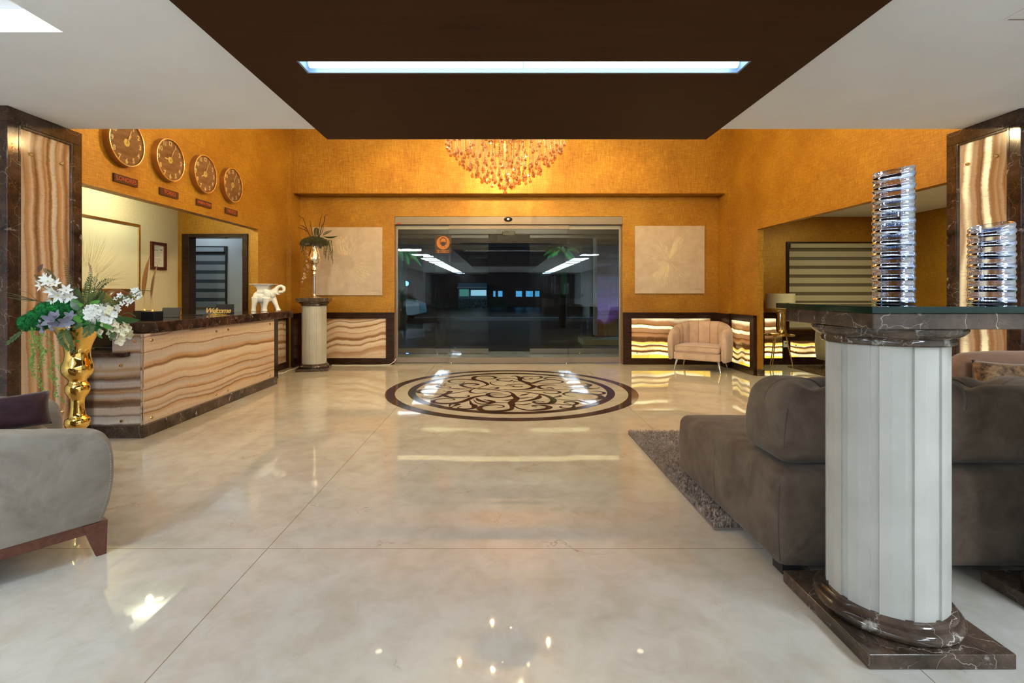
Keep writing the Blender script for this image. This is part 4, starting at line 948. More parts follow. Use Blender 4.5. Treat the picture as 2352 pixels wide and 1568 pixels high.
# blush tub chair and its sand coloured twin
def tub_chair(label, loc, rz, mat):
    t = thing('tub_chair', label, 'chair', loc, rz)
    path = []
    a_, b_ = .40, .27
    for i in range(9): path.append((Vector((-a_, -.32+.32*i/8, 0)), Vector((-1, 0, 0))))
    for i in range(1, 48):
        th = PI-PI*i/48; p = Vector((a_*math.cos(th), b_*1.05*math.sin(th), 0)); nrm = Vector((math.cos(th)/a_, math.sin(th)/b_, 0)).normalized(); path.append((p, nrm))
    for i in range(8, -1, -1): path.append((Vector((a_, -.32+.32*i/8, 0)), Vector((1, 0, 0))))
    mb = MB(); n = len(path); sec = 14
    for i, (p, nr) in enumerate(path):
        u = i/(n-1); s = math.sin(PI*u); zt = .625+.155*min(1, s*1.12)**1.1; fr = min(1, min(u, 1-u)*n/4.0)
        th = .060*(.55+.45*fr); ch = .022*abs(math.sin(u*PI*9)) if .06 < u < .94 else .0
        zf = zt-(.03*(1-fr))
        loop = [(th, .17), (th+.012, .28), (th+.018, .45), (th+.010, zf-.06), (th*.7, zf-.015), (0, zf), (-th*.7, zf-.012), (-th-.0-ch, zf-.05), (-th-.012*fr-ch, zf-.12), (-th-.010*fr-ch, min(.50, zf-.155)), (-th-.004*fr-ch, min(.40, zf-.20)), (-th, .30), (-th, .20), (0, .165)]
        for r_, z in loop: q = p+nr*r_; mb.v.append((q.x, q.y, z))
    for i in range(n-1):
        for k in range(sec): mb.f.append((i*sec+k, i*sec+(k+1) % sec, (i+1)*sec+(k+1) % sec, (i+1)*sec+k)); mb.mi.append(0)
    for e in (0, n-1):                                  # rounded arm fronts
        ring_ = [Vector(mb.v[e*sec+k]) for k in range(sec)]; c = sum(ring_, Vector())/sec
        r2 = [Vector((c.x+(p.x-c.x)*.84, c.y+(p.y-c.y)*.84-.010, c.z+(p.z-c.z)*.985)) for p in ring_]; b = len(mb.v); mb.v += [tuple(p) for p in r2]+[tuple(c+Vector((0, -.013, 0)))]
        for k in range(sec):
            q = (k+1) % sec; mb.f += [(e*sec+k, e*sec+q, b+q, b+k), (b+k, b+q, b+sec)]; mb.mi += [0, 0]
    mb.build('shell', mat, t, smooth=180)
    sm_ = MB()
    for j in range(1, 9):
        i = round(j/9*(n-1)); pts = [Vector(mb.v[i*sec+k])-Vector(path[i][1])*.0015 for k in (5, 6, 7, 8, 9, 10)]
        sm_.tube(pts, .0035, 6)
    sm_.build('channel_seams', simple(mat.name+'_seam', (.30,.20,.14), .9), t, smooth=180)
    def ws(q):
        q = Vector(q)
        if q.y > 0: q.x *= 1-.28*(q.y/.28)**2
        if q.z > 0: q.z += .012*math.cos(q.x*4)
        return q
    shift(rounded(.69, .56, .115, .045, (10, 8, 2), ws), (0, -.06, .345)).build('seat_cushion', mat, t, smooth=180)
    shift(rounded(.70, .50, .12, .02, (8, 6, 2), ws), (0, -.085, .235)).build('base', mat, t, smooth=180)
    pp = MB().tube([(-.33, -.337, .392), (0, -.342, .404), (.33, -.337, .392)], .004, 6).tube([(-.33, -.337, .298), (0, -.342, .296), (.33, -.337, .298)], .004, 6); pp.build('piping', mat, t, smooth=180)
    for x in (-1, 1):
        for y in (-1, 1):
            MB().tube([(x*.31, y*.24-.01, .18), (x*.355, y*.285-.01, 0.0)], [.018, .008], 12).build('leg', M['chrome'], t, smooth=60)
    return t
tub_chair('blush velvet tub chair on thin chrome legs before the glowing onyx panel', (3.265, 8.135, 0), R(-34.7), M['blush'])
tub_chair('sand coloured tub chair in the lounge, half hidden by the front column', (5.58, 7.95, .0), R(150), M['olive_chair'])
# lamp table in the lounge
LX, LY = gx(1791, 8.30), 8.32
t = thing('side_table', 'round gold side table on three splayed legs in the lounge', 'table', (LX, LY, 0))
MB().lathe([(0, .535), (.225, .535), (.232, .540), (.235, .553), (.228, .556), (.222, .545), (0, .545)], 48).build('tray_top', M['brass'], t, smooth=40)
for a in (200, 330, 90):
    MB().tube([(.10*math.cos(R(a)), .10*math.sin(R(a)), .536), (.205*math.cos(R(a)), .205*math.sin(R(a)), 0)], [.011, .008], 10).build('leg', M['brass'], t, smooth=60)
t = thing('table_lamp', 'glass table lamp with a cream drum shade in the lounge', 'lamp', (LX+.02, LY, .5452))
MB().lathe([(0, 0), (.10, 0), (.10, .018), (.04, .022), (0, .022)], 32).build('foot', M['brass'], t, smooth=40)
MB().lathe([(.02, .022), (.058, .05), (.066, .12), (.066, .32), (.058, .39), (.015, .415), (0, .415)], 32).build('base', M['silver'], t, smooth=50)
MB().tube([(0, 0, .415), (0, 0, .70)], .006, 8).build('stem', M['brass'], t)
MB().lathe([(.218, .445), (.218, .690), (.214, .690), (.214, .445), (.218, .445)], 48).build('lamp_shade', simple('cream_shade', (.60,.54,.38), .8, **{'Emission_Color': (.6,.5,.3,1), 'Emission_Strength': .0}), t, smooth=40)
MB().ball((0, 0, .71), .012, 10, 8).build('finial', M['brass'], t, smooth=90)
t = thing('decor_box', 'flat gold box on the lounge side table', 'box', (LX-.13, LY-.08, .5452)); MB().box(-.07, -.05, 0, .07, .05, .028).build('body', M['brass'], t, bevel=.003)
t = thing('power_outlet', 'white power outlet on the dark lounge wainscot', 'outlet', (gx(1804.5, 8.65), 8.6485, gz(797, 8.65)))
MB().box(-.042, -.008, 0, .042, 0, .11).build('plate', M['porcelain'], t, bevel=.003); MB().box(-.012, -.010, .06, .012, -.0081, .08).build('socket', M['black_matt'], t)

# front left armchair (faces into the hall, away from us)
F = Vector((-1.88, 2.37)); fwd = Vector((.629, .777)); sd = Vector((-.777, .629)); O = F+sd*.62-fwd*.42
t = thing('armchair', 'warm grey linen armchair with stitched arms and red brown wooden legs', 'armchair', (O.x, O.y, 0), R(-39))
def arm(x0, x1, name):
    prof = [(.405,.165), (.435,.26), (.450,.37), (.447,.48), (.432,.545), (.400,.585), (.350,.603), (.25,.622), (.06,.660), (-.14,.705), (-.34,.745), (-.44,.755), (-.475,.72), (-.47,.50), (-.44,.30), (-.40,.165)]
    prof = [(p.x, max(.165, p.y)) for p in spline([Vector((a, b, 0)) for a, b in prof], 4)]
    mb = MB(); xs = [x0, x0+.006, x0+.022, (x0+x1)/2, x1-.022, x1-.006, x1]; ins = [.022, .007, 0, -.003, 0, .007, .022]
    cxx, czz = 0, .42; n = len(prof)
    for x, d in zip(xs, ins):
        for y, z in prof:
            v = Vector((y-cxx, z-czz)); v2 = v-v.normalized()*d; mb.v.append((x, cxx+v2.x, max(.165, czz+v2.y)))
    for i in range(len(xs)-1):
        for k in range(n): mb.f.append((i*n+k, i*n+(k+1) % n, (i+1)*n+(k+1) % n, (i+1)*n+k)); mb.mi.append(0)
    mb.f += [tuple(range(n)), tuple((len(xs)-1)*n+k for k in range(n))]; mb.mi += [0, 0]
    a = mb.build(name, M['chair_grey'], t, smooth=50)
    ss = MB(); xo = x1 if x1 > 0 else x0; sgn = 1 if x1 > 0 else -1
    path = [Vector((xo-sgn*.004, y, z)) for y, z in prof[0:45]]; cc = Vector((0, 0, .42))
    path = [Vector((p.x+sgn*.003, p.y-(p.y)*.035, .42+(p.z-.42)*.905)) for p in path]
    acc = 0; last = path[0]; on = path[0]
    for q in path[1:]:
        L = (q-last).length; n = max(1, int(L/.011))
        for i in range(n):
            a_ = last.lerp(q, i/n); b_ = last.lerp(q, (i+.6)/n); ss.tube([a_, b_], .0012, 4)
        last = q
    ss.build('stitching', M['stitch'], a)
arm(.50, .62, 'arm'); arm(-.62, -.50, 'arm')
shift(rounded(.99, .80, .13, .05, (8, 8, 2)), (0, -.03, .40)).build('seat_cushion', M['chair_grey'], t, smooth=180)
B(-.50, -.44, .17, .50, .38, .335).build('seat_frame', M['chair_grey'], t, bevel=.02, seg=3)
shift(rounded(1.06, .20, .55, .08, (8, 3, 5)), (0, -.40, .56)).build('backrest', M['chair_grey'], t, smooth=180)
for x in (-1, 1):
    for y in (-1, 1):
        l = MB(); yy = .405 if y > 0 else -.40
        vs = []
        for z, w, off in ((.165, .048, 0), (0, .020, .026)):
            for a, b in ((-1,-1),(1,-1),(1,1),(-1,1)): vs.append((x*(.585+off*.2)+a*w*.55, yy-y*.028+y*off+b*w, z))
        l.add(vs, [(0,1,2,3),(4,5,6,7),(0,1,5,4),(1,2,6,5),(2,3,7,6),(3,0,4,7)]); l.build('leg', M['wood_leg'], t, bevel=.003)
    MB().box(x*.585-.02, -.38, .118, x*.585+.02, .37, .166).build('rail', M['wood_leg'], t, bevel=.003)
def on_chair(a, b): p = O+Vector((math.cos(R(-39)), math.sin(R(-39))))*a+Vector((-math.sin(R(-39)), math.cos(R(-39))))*b; return p
p = on_chair(-.36, .14); pillow('dark plum velvet pillow against the far arm of the grey armchair', (p.x, p.y, .467), (-14, -2, 46), .46, .195, M['plum'], .14)
p = on_chair(-.30, -.17); pillow('wine red velvet pillow in the back corner of the grey armchair', (p.x, p.y, .467), (12, 0, -20), .36, .34, m_fabric('wine_velvet', (.035,.008,.010), (.09,.025,.028), 9, .6, .25), .13)

# white cable along the floor
cab = MB()
pth = [P(636,858,7.67), P(652,856,7.75), P(662,851,7.95), P(675,846,8.12), P(700,845,8.48), P(735,842,8.52), P(772,838,8.55), P(790,840,8.50), P(812,839,8.56), P(840,840,8.53), P(868,839,8.56), P(890,836,8.6)]
pth = [Vector((p.x, p.y, .006)) for p in pth]+[Vector((-1.93, 8.61, .012)), Vector((-1.86, 8.62, .06)), Vector((-1.84, 8.66, .10))]
cab.tube(spline(pth, 6), .006, 8); o = cab.build('power_cable', simple('white_cable', (.7,.68,.64), .4), smooth=180); tag(o, 'white cable lying along the floor behind the back pedestal', 'cable')
# ------------------------------------------------------------------ vases with flowers
VZ = 3.45
gv = thing('floor_vase', 'tall polished gold baluster vase on the floor by the desk end', 'vase', (gx(178, VZ), VZ, 0))
pr = [(.001, .0), (.115, .0), (.12, .012), (.11, .03), (.07, .06), (.046, .10), (.042, .17), (.052, .215), (.072, .235), (.080, .262), (.074, .292), (.054, .312), (.045, .36), (.044, .43), (.056, .455), (.074, .49), (.078, .515), (.074, .545), (.060, .565),
      (.056, .58), (.070, .60), (.092, .63), (.101, .662), (.098, .70), (.084, .745), (.080, .795), (.088, .84), (.102, .88), (.122, .93), (.145, .975), (.156, .992), (.158, .998), (.152, .996), (.135, .965), (.09, .87), (.06, .80), (.001, .79)]
def smooth_prof(pr, k=4):
    s = spline([Vector((r, z, 0)) for r, z in pr], k); return [(max(.0005, p.x), p.y) for p in s]
pr = [(r*.908, z*1.396 if z < .235 else 1.25-(1.25-z)*.908) for r, z in pr]
MB().lathe(smooth_prof(pr), 64).build('body', M['gold'], gv, smooth=180)
m_fern = simple('fern_green', (.060,.10,.022), .6); m_fern2 = simple('fern_brown_green', (.075,.075,.028), .6); m_leaf = simple('bright_leaf_green', (.10,.30,.045), .45)
m_moss = speckle('moss_green', (.006,.13,.022), (.012,.27,.05), .9, 40); m_white = simple('white_petal', (.80,.80,.74), .6); m_cream = simple('cream_petal', (.74,.68,.46), .6)
m_lav = simple('lavender_grey_petal', (.22,.21,.27), .7); m_trail = simple('trailing_green', (.13,.30,.04), .6); m_darkleaf = simple('dark_leaf', (.035,.085,.02), .4); m_bud = simple('yellow_stamen', (.6,.5,.15), .6)
m_twig = simple('dark_red_twig', (.055,.015,.010), .7); m_olive = simple('olive_foliage', (.058,.060,.016), .7)
def fern_mb(pts, L, step=3, w=.16):
    L *= 1.45; w *= 1.25
    s = spline([Vector(p) for p in pts], 10); mb = MB(); n = len(s)
    mb.tube(s, [.003*(1-.8*i/n) for i in range(n)], 5)
    for i in range(n//6, n-1, 1):
        d = (s[i+1]-s[i]).normalized(); side = d.cross(Vector((0, 1, .15))).normalized(); u = i/n; l = L*math.sin(PI*min(1, .12+u*.9))**.7
        for sg in (-1, 1):
            e = s[i]+side*sg*l+d*l*.35+Vector((0, random.uniform(-.006, .006), 0)); m_ = (s[i]+e)/2; q = d*l*w
            mb.add([s[i], m_+q, e, m_-q+Vector((0, .002, 0))], [(0,1,2,3)])
    return mb
def petals_mb(n, r, w, curl=.3, pointed=False, cone=.25, rot=0):
    mb = MB()                                          # flower facing -Y
    for k in range(n):
        a = 2*PI*k/n+rot; d = Vector((math.cos(a), 0, math.sin(a))); s = Vector((-math.sin(a), 0, math.cos(a)))
        rows = []
        for i in range(5):
            u = i/4; ww = w*(math.sin(PI*(.12+.80*u)) if not pointed else math.sin(PI*(.15+.85*u))**.8); ww = max(ww, .0006)
            c = d*r*u+Vector((0, -cone*r*u+curl*r*u*u, 0)); rows.append((c-s*ww+Vector((0, -.12*ww, 0)), c+Vector((0, .2*ww, 0)), c+s*ww+Vector((0, -.12*ww, 0))))
        b = len(mb.v)
        for a_, b_, c_ in rows: mb.v += [tuple(a_), tuple(b_), tuple(c_)]
        for i in range(4):
            for j in range(2): mb.f.append((b+i*3+j, b+i*3+j+1, b+(i+1)*3+j+1, b+(i+1)*3+j)); mb.mi.append(0)
    mb.k = 1; mb.ball((0, -.004, 0), r*.11, 8, 5); mb.k = 0
    return mb
def scatter(proto_mb, mats, parent, name, spots, base, first=[None]):
    o0 = None
    for i, (p, rx, rz, sc) in enumerate(spots):
        if o0 is None: o = o0 = proto_mb.build(name, mats, parent, smooth=180)
        else: o = o0.copy(); C.objects.link(o)
        o.location = p-base; o.rotation_euler = (R(rx), 0, R(rz)); o.scale = (sc, sc, sc)
rnd = random.Random(12)
def Z3(x, y, dY=0.): return P(x/3.408, 580+y/3.408, VZ+dY)
t = thing('flower_arrangement', 'big arrangement of white flowers, ferns and moss in the gold vase', 'flowers', (gx(178, VZ), VZ, .97)); b0 = Vector(t.location)
MB().ball(Vector((gx(195, VZ), VZ, 1.04))-b0, (.13, .11, .07), 18, 10).build('floral_base', m_moss, t, smooth=180)
def frond(pts, L, mat, w=.16):
    mb = fern_mb([Z3(*p) for p in pts], L, w=w); shift(mb, -b0); mb.build('fern_frond', mat, t)
frond([(600,560,0),(570,400,.02),(540,200,.03),(495,45,.02)], .020, m_fern2)
frond([(640,520,0),(660,330,.03),(710,160,.05),(690,75,.05)], .014, m_fern2)
frond([(660,520,0),(670,380,.02),(690,250,.02),(722,160,.02)], .022, m_fern)
frond([(670,520,-.02),(700,380,-.02),(730,250,-.03),(768,158,-.03)], .018, m_fern)
frond([(680,500,0),(740,330,.02),(810,235,.03),(915,205,.03)], .020, m_fern)
frond([(640,520,0),(620,420,.03),(600,330,.05),(580,270,.06)], .03, m_fern)
frond([(690,520,0),(740,420,.03),(780,350,.04),(820,290,.06)], .026, m_fern)
frond([(600,520,0),(560,420,.04),(500,330,.06),(470,240,.07)], .03, m_fern)
frond([(560,470,.04),(460,300,.08),(400,180,.1),(330,120,.1)], .022, m_fern2)
frond([(560,480,.04),(440,340,.08),(330,230,.1),(265,170,.1)], .020, m_fern2)
frond([(560,590,-.08),(500,620,-.14),(520,700,-.15),(590,790,-.15)], .038, m_fern)
frond([(640,560,-.10),(700,560,-.16),(690,610,-.17),(640,665,-.17)], .028, m_fern)
frond([(740,560,-.05),(860,600,-.08),(880,640,-.1),(860,690,-.1)], .02, m_fern)
frond([(720,450,0),(850,400,0),(1000,355,.0),(1120,325,.0)], .024, m_fern)
for i, (tx, ty) in enumerate([(0,300),(20,320),(60,315),(100,330),(-30,330),(40,345),(150,300),(110,360)]):
    mb = MB(); s = spline([Z3(480,430,0), Z3(300,380,-.03), Z3(tx+80,ty+18,-.06), Z3(tx,ty,-.08)], 6); mb.tube(s, [.0025*(1-.7*k/len(s)) for k in range(len(s))], 4)
    shift(mb, -b0); mb.build('grass_stem', m_fern2, t)
for (x, y, r, ry) in ((235,545,.082,.06), (300,500,.075,.06), (375,450,.085,.06), (455,425,.085,.06), (540,430,.075,.05), (430,490,.08,.05), (520,490,.075,.05), (330,560,.055,.05)):
    c = Z3(x, y, .02)-b0; mb = MB(); mb.ball(c, (r*.92, ry, r*.72), 18, 12)
    for i in range(900):
        d = Vector((rnd.gauss(0,1), rnd.gauss(0,1)-.5, rnd.gauss(0,1))).normalized(); q = c+Vector((d.x*r*.9, d.y*ry, d.z*r*.7)); s_ = d.cross(Vector((.3,.5,.8))).normalized()*.004; e = q+d*rnd.uniform(.006, .016)+Vector((0,0,-.002))
        mb.add([q-s_, q+s_, e], [(0,1,2)])
    mb.build('moss_clump', m_moss, t, kind='stuff')
lily = petals_mb(6, .050, .0115, -.1, True, .35)
scatter(lily, [m_white, m_bud], t, 'lily', [(Z3(x, y, -.05+dy), rx, rz, sc) for x, y, dy, rx, rz, sc in [(375,225,0,-20,10,1),(320,255,.02,10,-30,.9),(410,300,-.03,20,0,1),(455,335,-.04,25,20,1.05),(520,295,-.03,-15,25,.9),(545,345,-.05,20,30,.95),(430,245,0,-35,25,.85),(490,350,-.02,30,-10,.8),(350,200,.02,-30,-15,.8),(400,370,-.02,40,-20,.7)]], b0)
lav = petals_mb(5, .048, .016, -.25, False, .3)
scatter(lav, [m_lav, m_lav], t, 'lavender_bloom', [(Z3(x, y, -.10+dy), rx, rz, sc) for x, y, dy, rx, rz, sc in [(400,530,0,0,0,1.1),(345,590,.0,20,-30,.9),(450,565,-.02,25,10,1),(330,555,.02,-10,-40,.8),(520,545,-.03,10,30,1),(550,500,0,-30,30,.8),(440,500,.02,-30,0,.9),(480,620,0,30,0,.7)]], b0)
bl = petals_mb(4, .026, .0125, -.1, False, .15, .6)
sp = []
for i in range(26): a = rnd.uniform(0, 2*PI); r_ = rnd.random()**.5; sp.append((Z3(750+85*r_*math.cos(a), 470+55*r_*math.sin(a), -.12-.03*(1-r_)), rnd.uniform(-35,30), rnd.uniform(-35,35), rnd.uniform(.8,1.1)))
for (x, y) in ((720,520),(700,505),(740,535),(820,520),(850,530),(900,480)): sp.append((Z3(x, y, -.14), rnd.uniform(-10,30), rnd.uniform(-20,30), 1.1))
scatter(bl, [m_white, m_bud], t, 'white_blossom', sp, b0)
sp = []
line = [(845,440),(870,480),(880,530),(900,560),(930,590),(960,600),(980,560),(1000,600),(985,640),(950,670),(920,640),(880,650),(860,580),(940,540),(990,620),(930,690),(800,630),(870,640),(905,515),(955,640),(915,605),(890,590),(965,575),(940,620),(850,450),(865,505),(890,545),(930,560),(960,545),(1000,640),(975,600),(1010,615),(930,610),(905,600),(885,470),(840,560)]
for x, y in line: sp.append((Z3(x+rnd.uniform(-14,14), y+rnd.uniform(-12,12), -.10+rnd.uniform(-.03,.03)), rnd.uniform(-30,40), rnd.uniform(-30,50), rnd.uniform(.8,1.15)))
scatter(petals_mb(4, .028, .014, -.1, False, .2, .3), [m_cream, m_bud], t, 'cream_blossom', sp, b0)
sp = [(Z3(x+rnd.uniform(-10,10), y+rnd.uniform(-10,10), 0), rnd.uniform(-40,40), rnd.uniform(-40,40), rnd.uniform(.7,1.1)) for x, y in [(800,405),(850,395),(900,360),(940,345),(960,330),(915,430),(940,450),(1000,370),(1020,345),(1050,300),(1070,280),(1090,300),(1060,320),(1100,330),(1035,385),(1000,395),(890,440),(1085,350),(955,410)]]
scatter(petals_mb(5, .026, .0085, -.1, True, .3), [m_white, m_bud], t, 'star_blossom', sp, b0)
for pts in ([(740,450),(860,410),(1000,350),(1100,300),(1190,300)], [(760,480),(900,500),(1000,470),(1060,500)], [(800,540),(880,580),(960,620),(960,690)], [(800,560),(850,640),(900,690)]):
    mb = MB(); mb.tube(spline([Z3(*p, -.03) for p in pts], 6), .0025, 5); shift(mb, -b0); mb.build('flower_stem', m_fern, t)
def leaf_mb(L, w):
    mb = MB(); n = 8
    for i in range(n+1):
        u = i/n; ww = w*math.sin(PI*min(.97, .06+u*.94))**.8; y = -.10*L*math.sin(PI*u)
        mb.v += [(L*u, y, -ww), (L*u, y+.12*w, 0), (L*u, y, ww)]
    for i in range(n):
        for j in range(2): mb.f.append((i*3+j, i*3+j+1, i*3+3+j+1, i*3+3+j)); mb.mi.append(0)
    return mb
def leaf(p, L, w, ang, mat, tw=20, name='leaf', par=None, base=None):
    mb = leaf_mb(L, w); xform(mb, Matrix.Translation(p-(base or b0)) @ Matrix.Rotation(-R(ang), 4, 'Y') @ Matrix.Rotation(R(tw), 4, 'X')); return mb.build(name, mat, par or t, smooth=180)
for x, y, L, w, an, m_ in ((560,395,.05,.018,10,m_leaf),(600,410,.045,.018,5,m_leaf),(570,520,.055,.02,15,m_leaf),(620,490,.05,.018,40,m_leaf),(590,525,.05,.02,-10,m_leaf),(495,595,.03,.012,0,m_leaf),(590,690,.03,.012,0,m_leaf),(860,510,.20,.028,-4,m_darkleaf),(690,470,.08,.022,170,m_darkleaf),(800,560,.07,.02,-20,m_leaf),(700,420,.08,.02,30,m_leaf),(650,560,.09,.025,200,m_darkleaf),(760,600,.07,.02,-60,m_leaf),(620,450,.09,.03,120,m_darkleaf),(300,150,.06,.012,60,simple('dried_leaf', (.09,.05,.025), .7))):
    leaf(Z3(x, y, -.11), L, w, an, m_)
for pts, n, sz in (([(260,590),(245,680),(262,790),(255,870),(265,960)], 150, .011), ([(250,600),(270,700),(250,820),(245,900)], 90, .010), ([(330,630),(310,740),(330,850),(310,950),(330,1060),(360,1110)], 110, .013), ([(290,650),(300,720),(350,760),(330,830)], 50, .014), ([(370,640),(420,800),(400,920),(440,1040),(430,1110)], 60, .014), ([(400,870),(450,890),(500,900)], 14, .012), ([(380,960),(420,990),(450,980)], 16, .014), ([(440,1100),(480,1150),(500,1170)], 12, .013)):
    s = spline([Z3(*p, -.04) for p in pts], 8); mb = MB(); mb.tube(s, .0016, 4)
    for i in range(n):
        q = s[min(len(s)-1, int(rnd.random()*len(s)))]+Vector((rnd.uniform(-.012,.012), rnd.uniform(-.012,.012), rnd.uniform(-.008,.008))); a = rnd.uniform(0, 2*PI); d = Vector((math.cos(a), -.3, math.sin(a)))*sz*rnd.uniform(.6,1.2); e = Vector((-math.sin(a), .2, math.cos(a)))*sz*.45
        mb.add([q, q+d*.5+e, q+d, q+d*.5-e], [(0,1,2,3)])
    shift(mb, -b0); mb.build('trailing_vine', m_trail, t)
s = spline([Z3(190,600,-.05), Z3(130,650,-.06), Z3(70,700,-.06), Z3(50,730,-.06)], 8); mb = fern_mb(s[::6], .012); shift(mb, -b0); mb.build('fern_frond', m_fern, t)

# silver vase with branches on the back pedestal
sv = thing('silver_vase', 'slim silver glass vase on the back left pedestal', 'vase', (-3.05, 8.10, 1.168)); YV = 8.10
def zz7(y): return CH-(480+y/7.13-672)*YV/FPX-1.168
k7 = .000925
pr = [(.001, 0), (.098, 0), (.10, .006), (.06, .014), (.028, .03)]+[(r*k7*1.0, zz7(y)) for r, y in ((22,1385),(26,1330),(30,1100),(38,1070),(34,1045),(30,1020),(58,1000),(60,985),(50,968),(46,930),(50,905),(82,885),(102,850),(106,820),(98,770),(82,710),(66,665),(62,630),(70,600))]+[(.055, zz7(605)), (.05, zz7(660)), (.07, zz7(800)), (.001, zz7(860))]
pr = [(r, z) for r, z in pr]
MB().lathe(smooth_prof(pr, 3), 48).build('body', M['silver'], sv, smooth=180)
t2 = thing('flower_arrangement', 'dark branches and drooping greens in the silver vase at the back', 'flowers', (-3.05, 8.10, 1.168+zz7(640))); b1 = Vector(t2.location)
def Z7(x, y, d=0): return P(660+x/7.13, 480+y/7.13, YV+d)-b1
for pts in ([(440,560),(370,440),(310,300),(260,160),(215,130),(180,85)], [(320,370),(290,340),(230,320),(165,300)], [(310,320),(260,280),(205,262)], [(500,560),(510,420),(530,250),(560,120),(577,72)], [(500,560),(560,300),(600,220),(610,130),(625,100),(670,95)], [(510,440),(560,400),(600,250)], [(470,560),(400,360),(370,180)]):
    s = spline([Z7(*p) for p in pts], 6); n = len(s); MB().tube(s, [.0085*(1-.75*i/n)+rnd.uniform(-.0012,.0012) for i in range(n)], 6).build('branch', m_twig, t2, smooth=180)
mb = MB()
for i in range(2600):
    a = rnd.uniform(0, 2*PI); r_ = rnd.random()**.5; x = 440+240*r_*math.cos(a); y = 520+75*r_*math.sin(a)+40*(abs(x-440)/240)**2; q = Z7(x, y, rnd.uniform(-.14, .14)*(1-.3*r_)); a = rnd.uniform(0, 2*PI); d = Vector((math.cos(a), rnd.uniform(-.5,.5), math.sin(a)-.3))*rnd.uniform(.015, .04); e = d.cross(Vector((0,1,.2))).normalized()*.004
    mb.add([q-e, q+e, q+d], [(0,1,2)])
mb.build('foliage', m_olive, t2, kind='stuff')
for x, y0, y1, dx in ((640,500,760,-10),(670,500,820,0),(690,500,740,10),(710,500,800,15),(730,500,700,12),(735,520,880,10),(650,560,700,-20),(620,520,790,0),(245,520,700,-10),(225,520,640,-15),(270,520,740,0),(255,540,660,0),(300,560,650,0),(600,560,740,0),(700,520,720,20)):
    s = spline([Z7(x-dx, y0, -.06), Z7(x, (y0+y1)/2, -.10), Z7(x+dx, y1, -.10)], 6); mb = MB(); mb.tube(s, .003, 4)
    for i in range(60):
        q = s[int(rnd.random()*len(s))]; d = Vector((rnd.uniform(-.012,.012), rnd.uniform(-.01,.01), -.022)); e = Vector((.003,0,0)); mb.add([q-e, q+e, q+d], [(0,1,2)])
    mb.build('hanging_sprig', m_olive, t2)
leaf(Z7(590,450,-.05)+b1, .23, .024, 2, m_darkleaf, 60, 'long_leaf', t2, b1)
mb = fern_mb([Z7(*p) for p in [(480,480),(470,400),(475,340),(480,300)]], .03); mb.build('fern_frond', m_olive, t2)
mb = fern_mb([Z7(*p) for p in [(560,450),(620,400),(680,370),(740,350)]], .016); mb.build('fern_frond', m_olive, t2)
m_pale = simple('pale_bronze_blossom', (.46,.29,.16), .6)
sp = [(Z7(x+rnd.uniform(-16,16), y+rnd.uniform(-16,16), -.06)+b1, rnd.uniform(-30,30), rnd.uniform(-30,30), rnd.uniform(.8,1.3)) for x, y in [(350,800),(330,850),(340,900),(330,940),(300,990),(320,1020),(310,1060),(290,1080),(260,1110),(250,1150),(240,1180),(238,1210),(345,960),(280,1040),(320,900),(350,760),(330,700),(300,1110)]]
scatter(petals_mb(5, .022, .009, -.1, False, .3), [m_pale, m_pale], t2, 'pale_blossom', sp, b1)
MB().tube(spline([Z7(420,600,-.08), Z7(350,760,-.06), Z7(320,960,-.055), Z7(238,1215,-.055)], 6), .0025, 5).build('blossom_stem', m_twig, t2)
sp = [(Z7(x, y, -.15)+b1, rnd.uniform(-30,30), rnd.uniform(-30,30), 1.) for x, y in [(345,550),(320,570),(520,600),(560,580),(540,620),(430,590),(450,560)]]
scatter(petals_mb(5, .03, .012, -.1, False, .3), [simple('dusk_violet_petal', (.07,.045,.06), .7)]*2, t2, 'violet_bloom', sp, b1)

# ------------------------------------------------------------------ chandelier
CX, CY = .045, 6.40
t = thing('chandelier', 'large amber crystal chandelier with bead strings and drops', 'chandelier', (CX, CY, ZH))
MB().lathe([(0, 0), (.16, 0), (.16, -.03), (.10, -.05), (0, -.05)], 40).build('canopy', M['brass'], t, smooth=40)
MB().tube([(0, 0, -.05), (0, 0, -1.35)], .014, 12).build('rod', M['brass'], t, smooth=60)
env = [(0, 2.60), (.08, 2.66), (.17, 2.70), (.27, 2.745), (.37, 2.80), (.46, 2.87), (.55, 2.955), (.64, 3.03), (.72, 3.12), (.76, 3.20)]
tops = 3.78
fr = MB()
for r, z in env[1:]:
    fr.tube([(r*math.cos(2*PI*i/48), r*math.sin(2*PI*i/48), tops-ZH) for i in range(49)], .006, 6, cap=False, up=(0,0,1))
for k in range(8):
    a = 2*PI*k/8; fr.tube([(0, 0, -.48), (.76*math.cos(a), .76*math.sin(a), tops-ZH)], .007, 6)
fr.build('frame', M['brass'], t, smooth=60)
MB().lathe([(0, 3.285-ZH), (.38, 3.285-ZH), (.40, 3.295-ZH), (.395, 3.305-ZH), (0, 3.295-ZH)], 48).build('light_blocking_disc', M['brass'], t, smooth=40)  # added unseen disc, keeps the bulbs' light off the floor
drop = MB().lathe([(.0005, 0), (.006, -.012), (.010, -.022), (.019, -.046), (.021, -.058), (.015, -.072), (.0005, -.080)], 6)
drops = []; beads = MB(); rd = random.Random(21)
def octa(mb, c, r, h): mb.add([(c[0]+r, c[1], c[2]), (c[0], c[1]+r, c[2]), (c[0]-r, c[1], c[2]), (c[0], c[1]-r, c[2]), (c[0], c[1], c[2]+h), (c[0], c[1], c[2]-h)], [(0,1,4),(1,2,4),(2,3,4),(3,0,4),(1,0,5),(2,1,5),(3,2,5),(0,3,5)])
cnt = [1, 7, 13, 19, 24, 28, 31, 34, 36, 36]
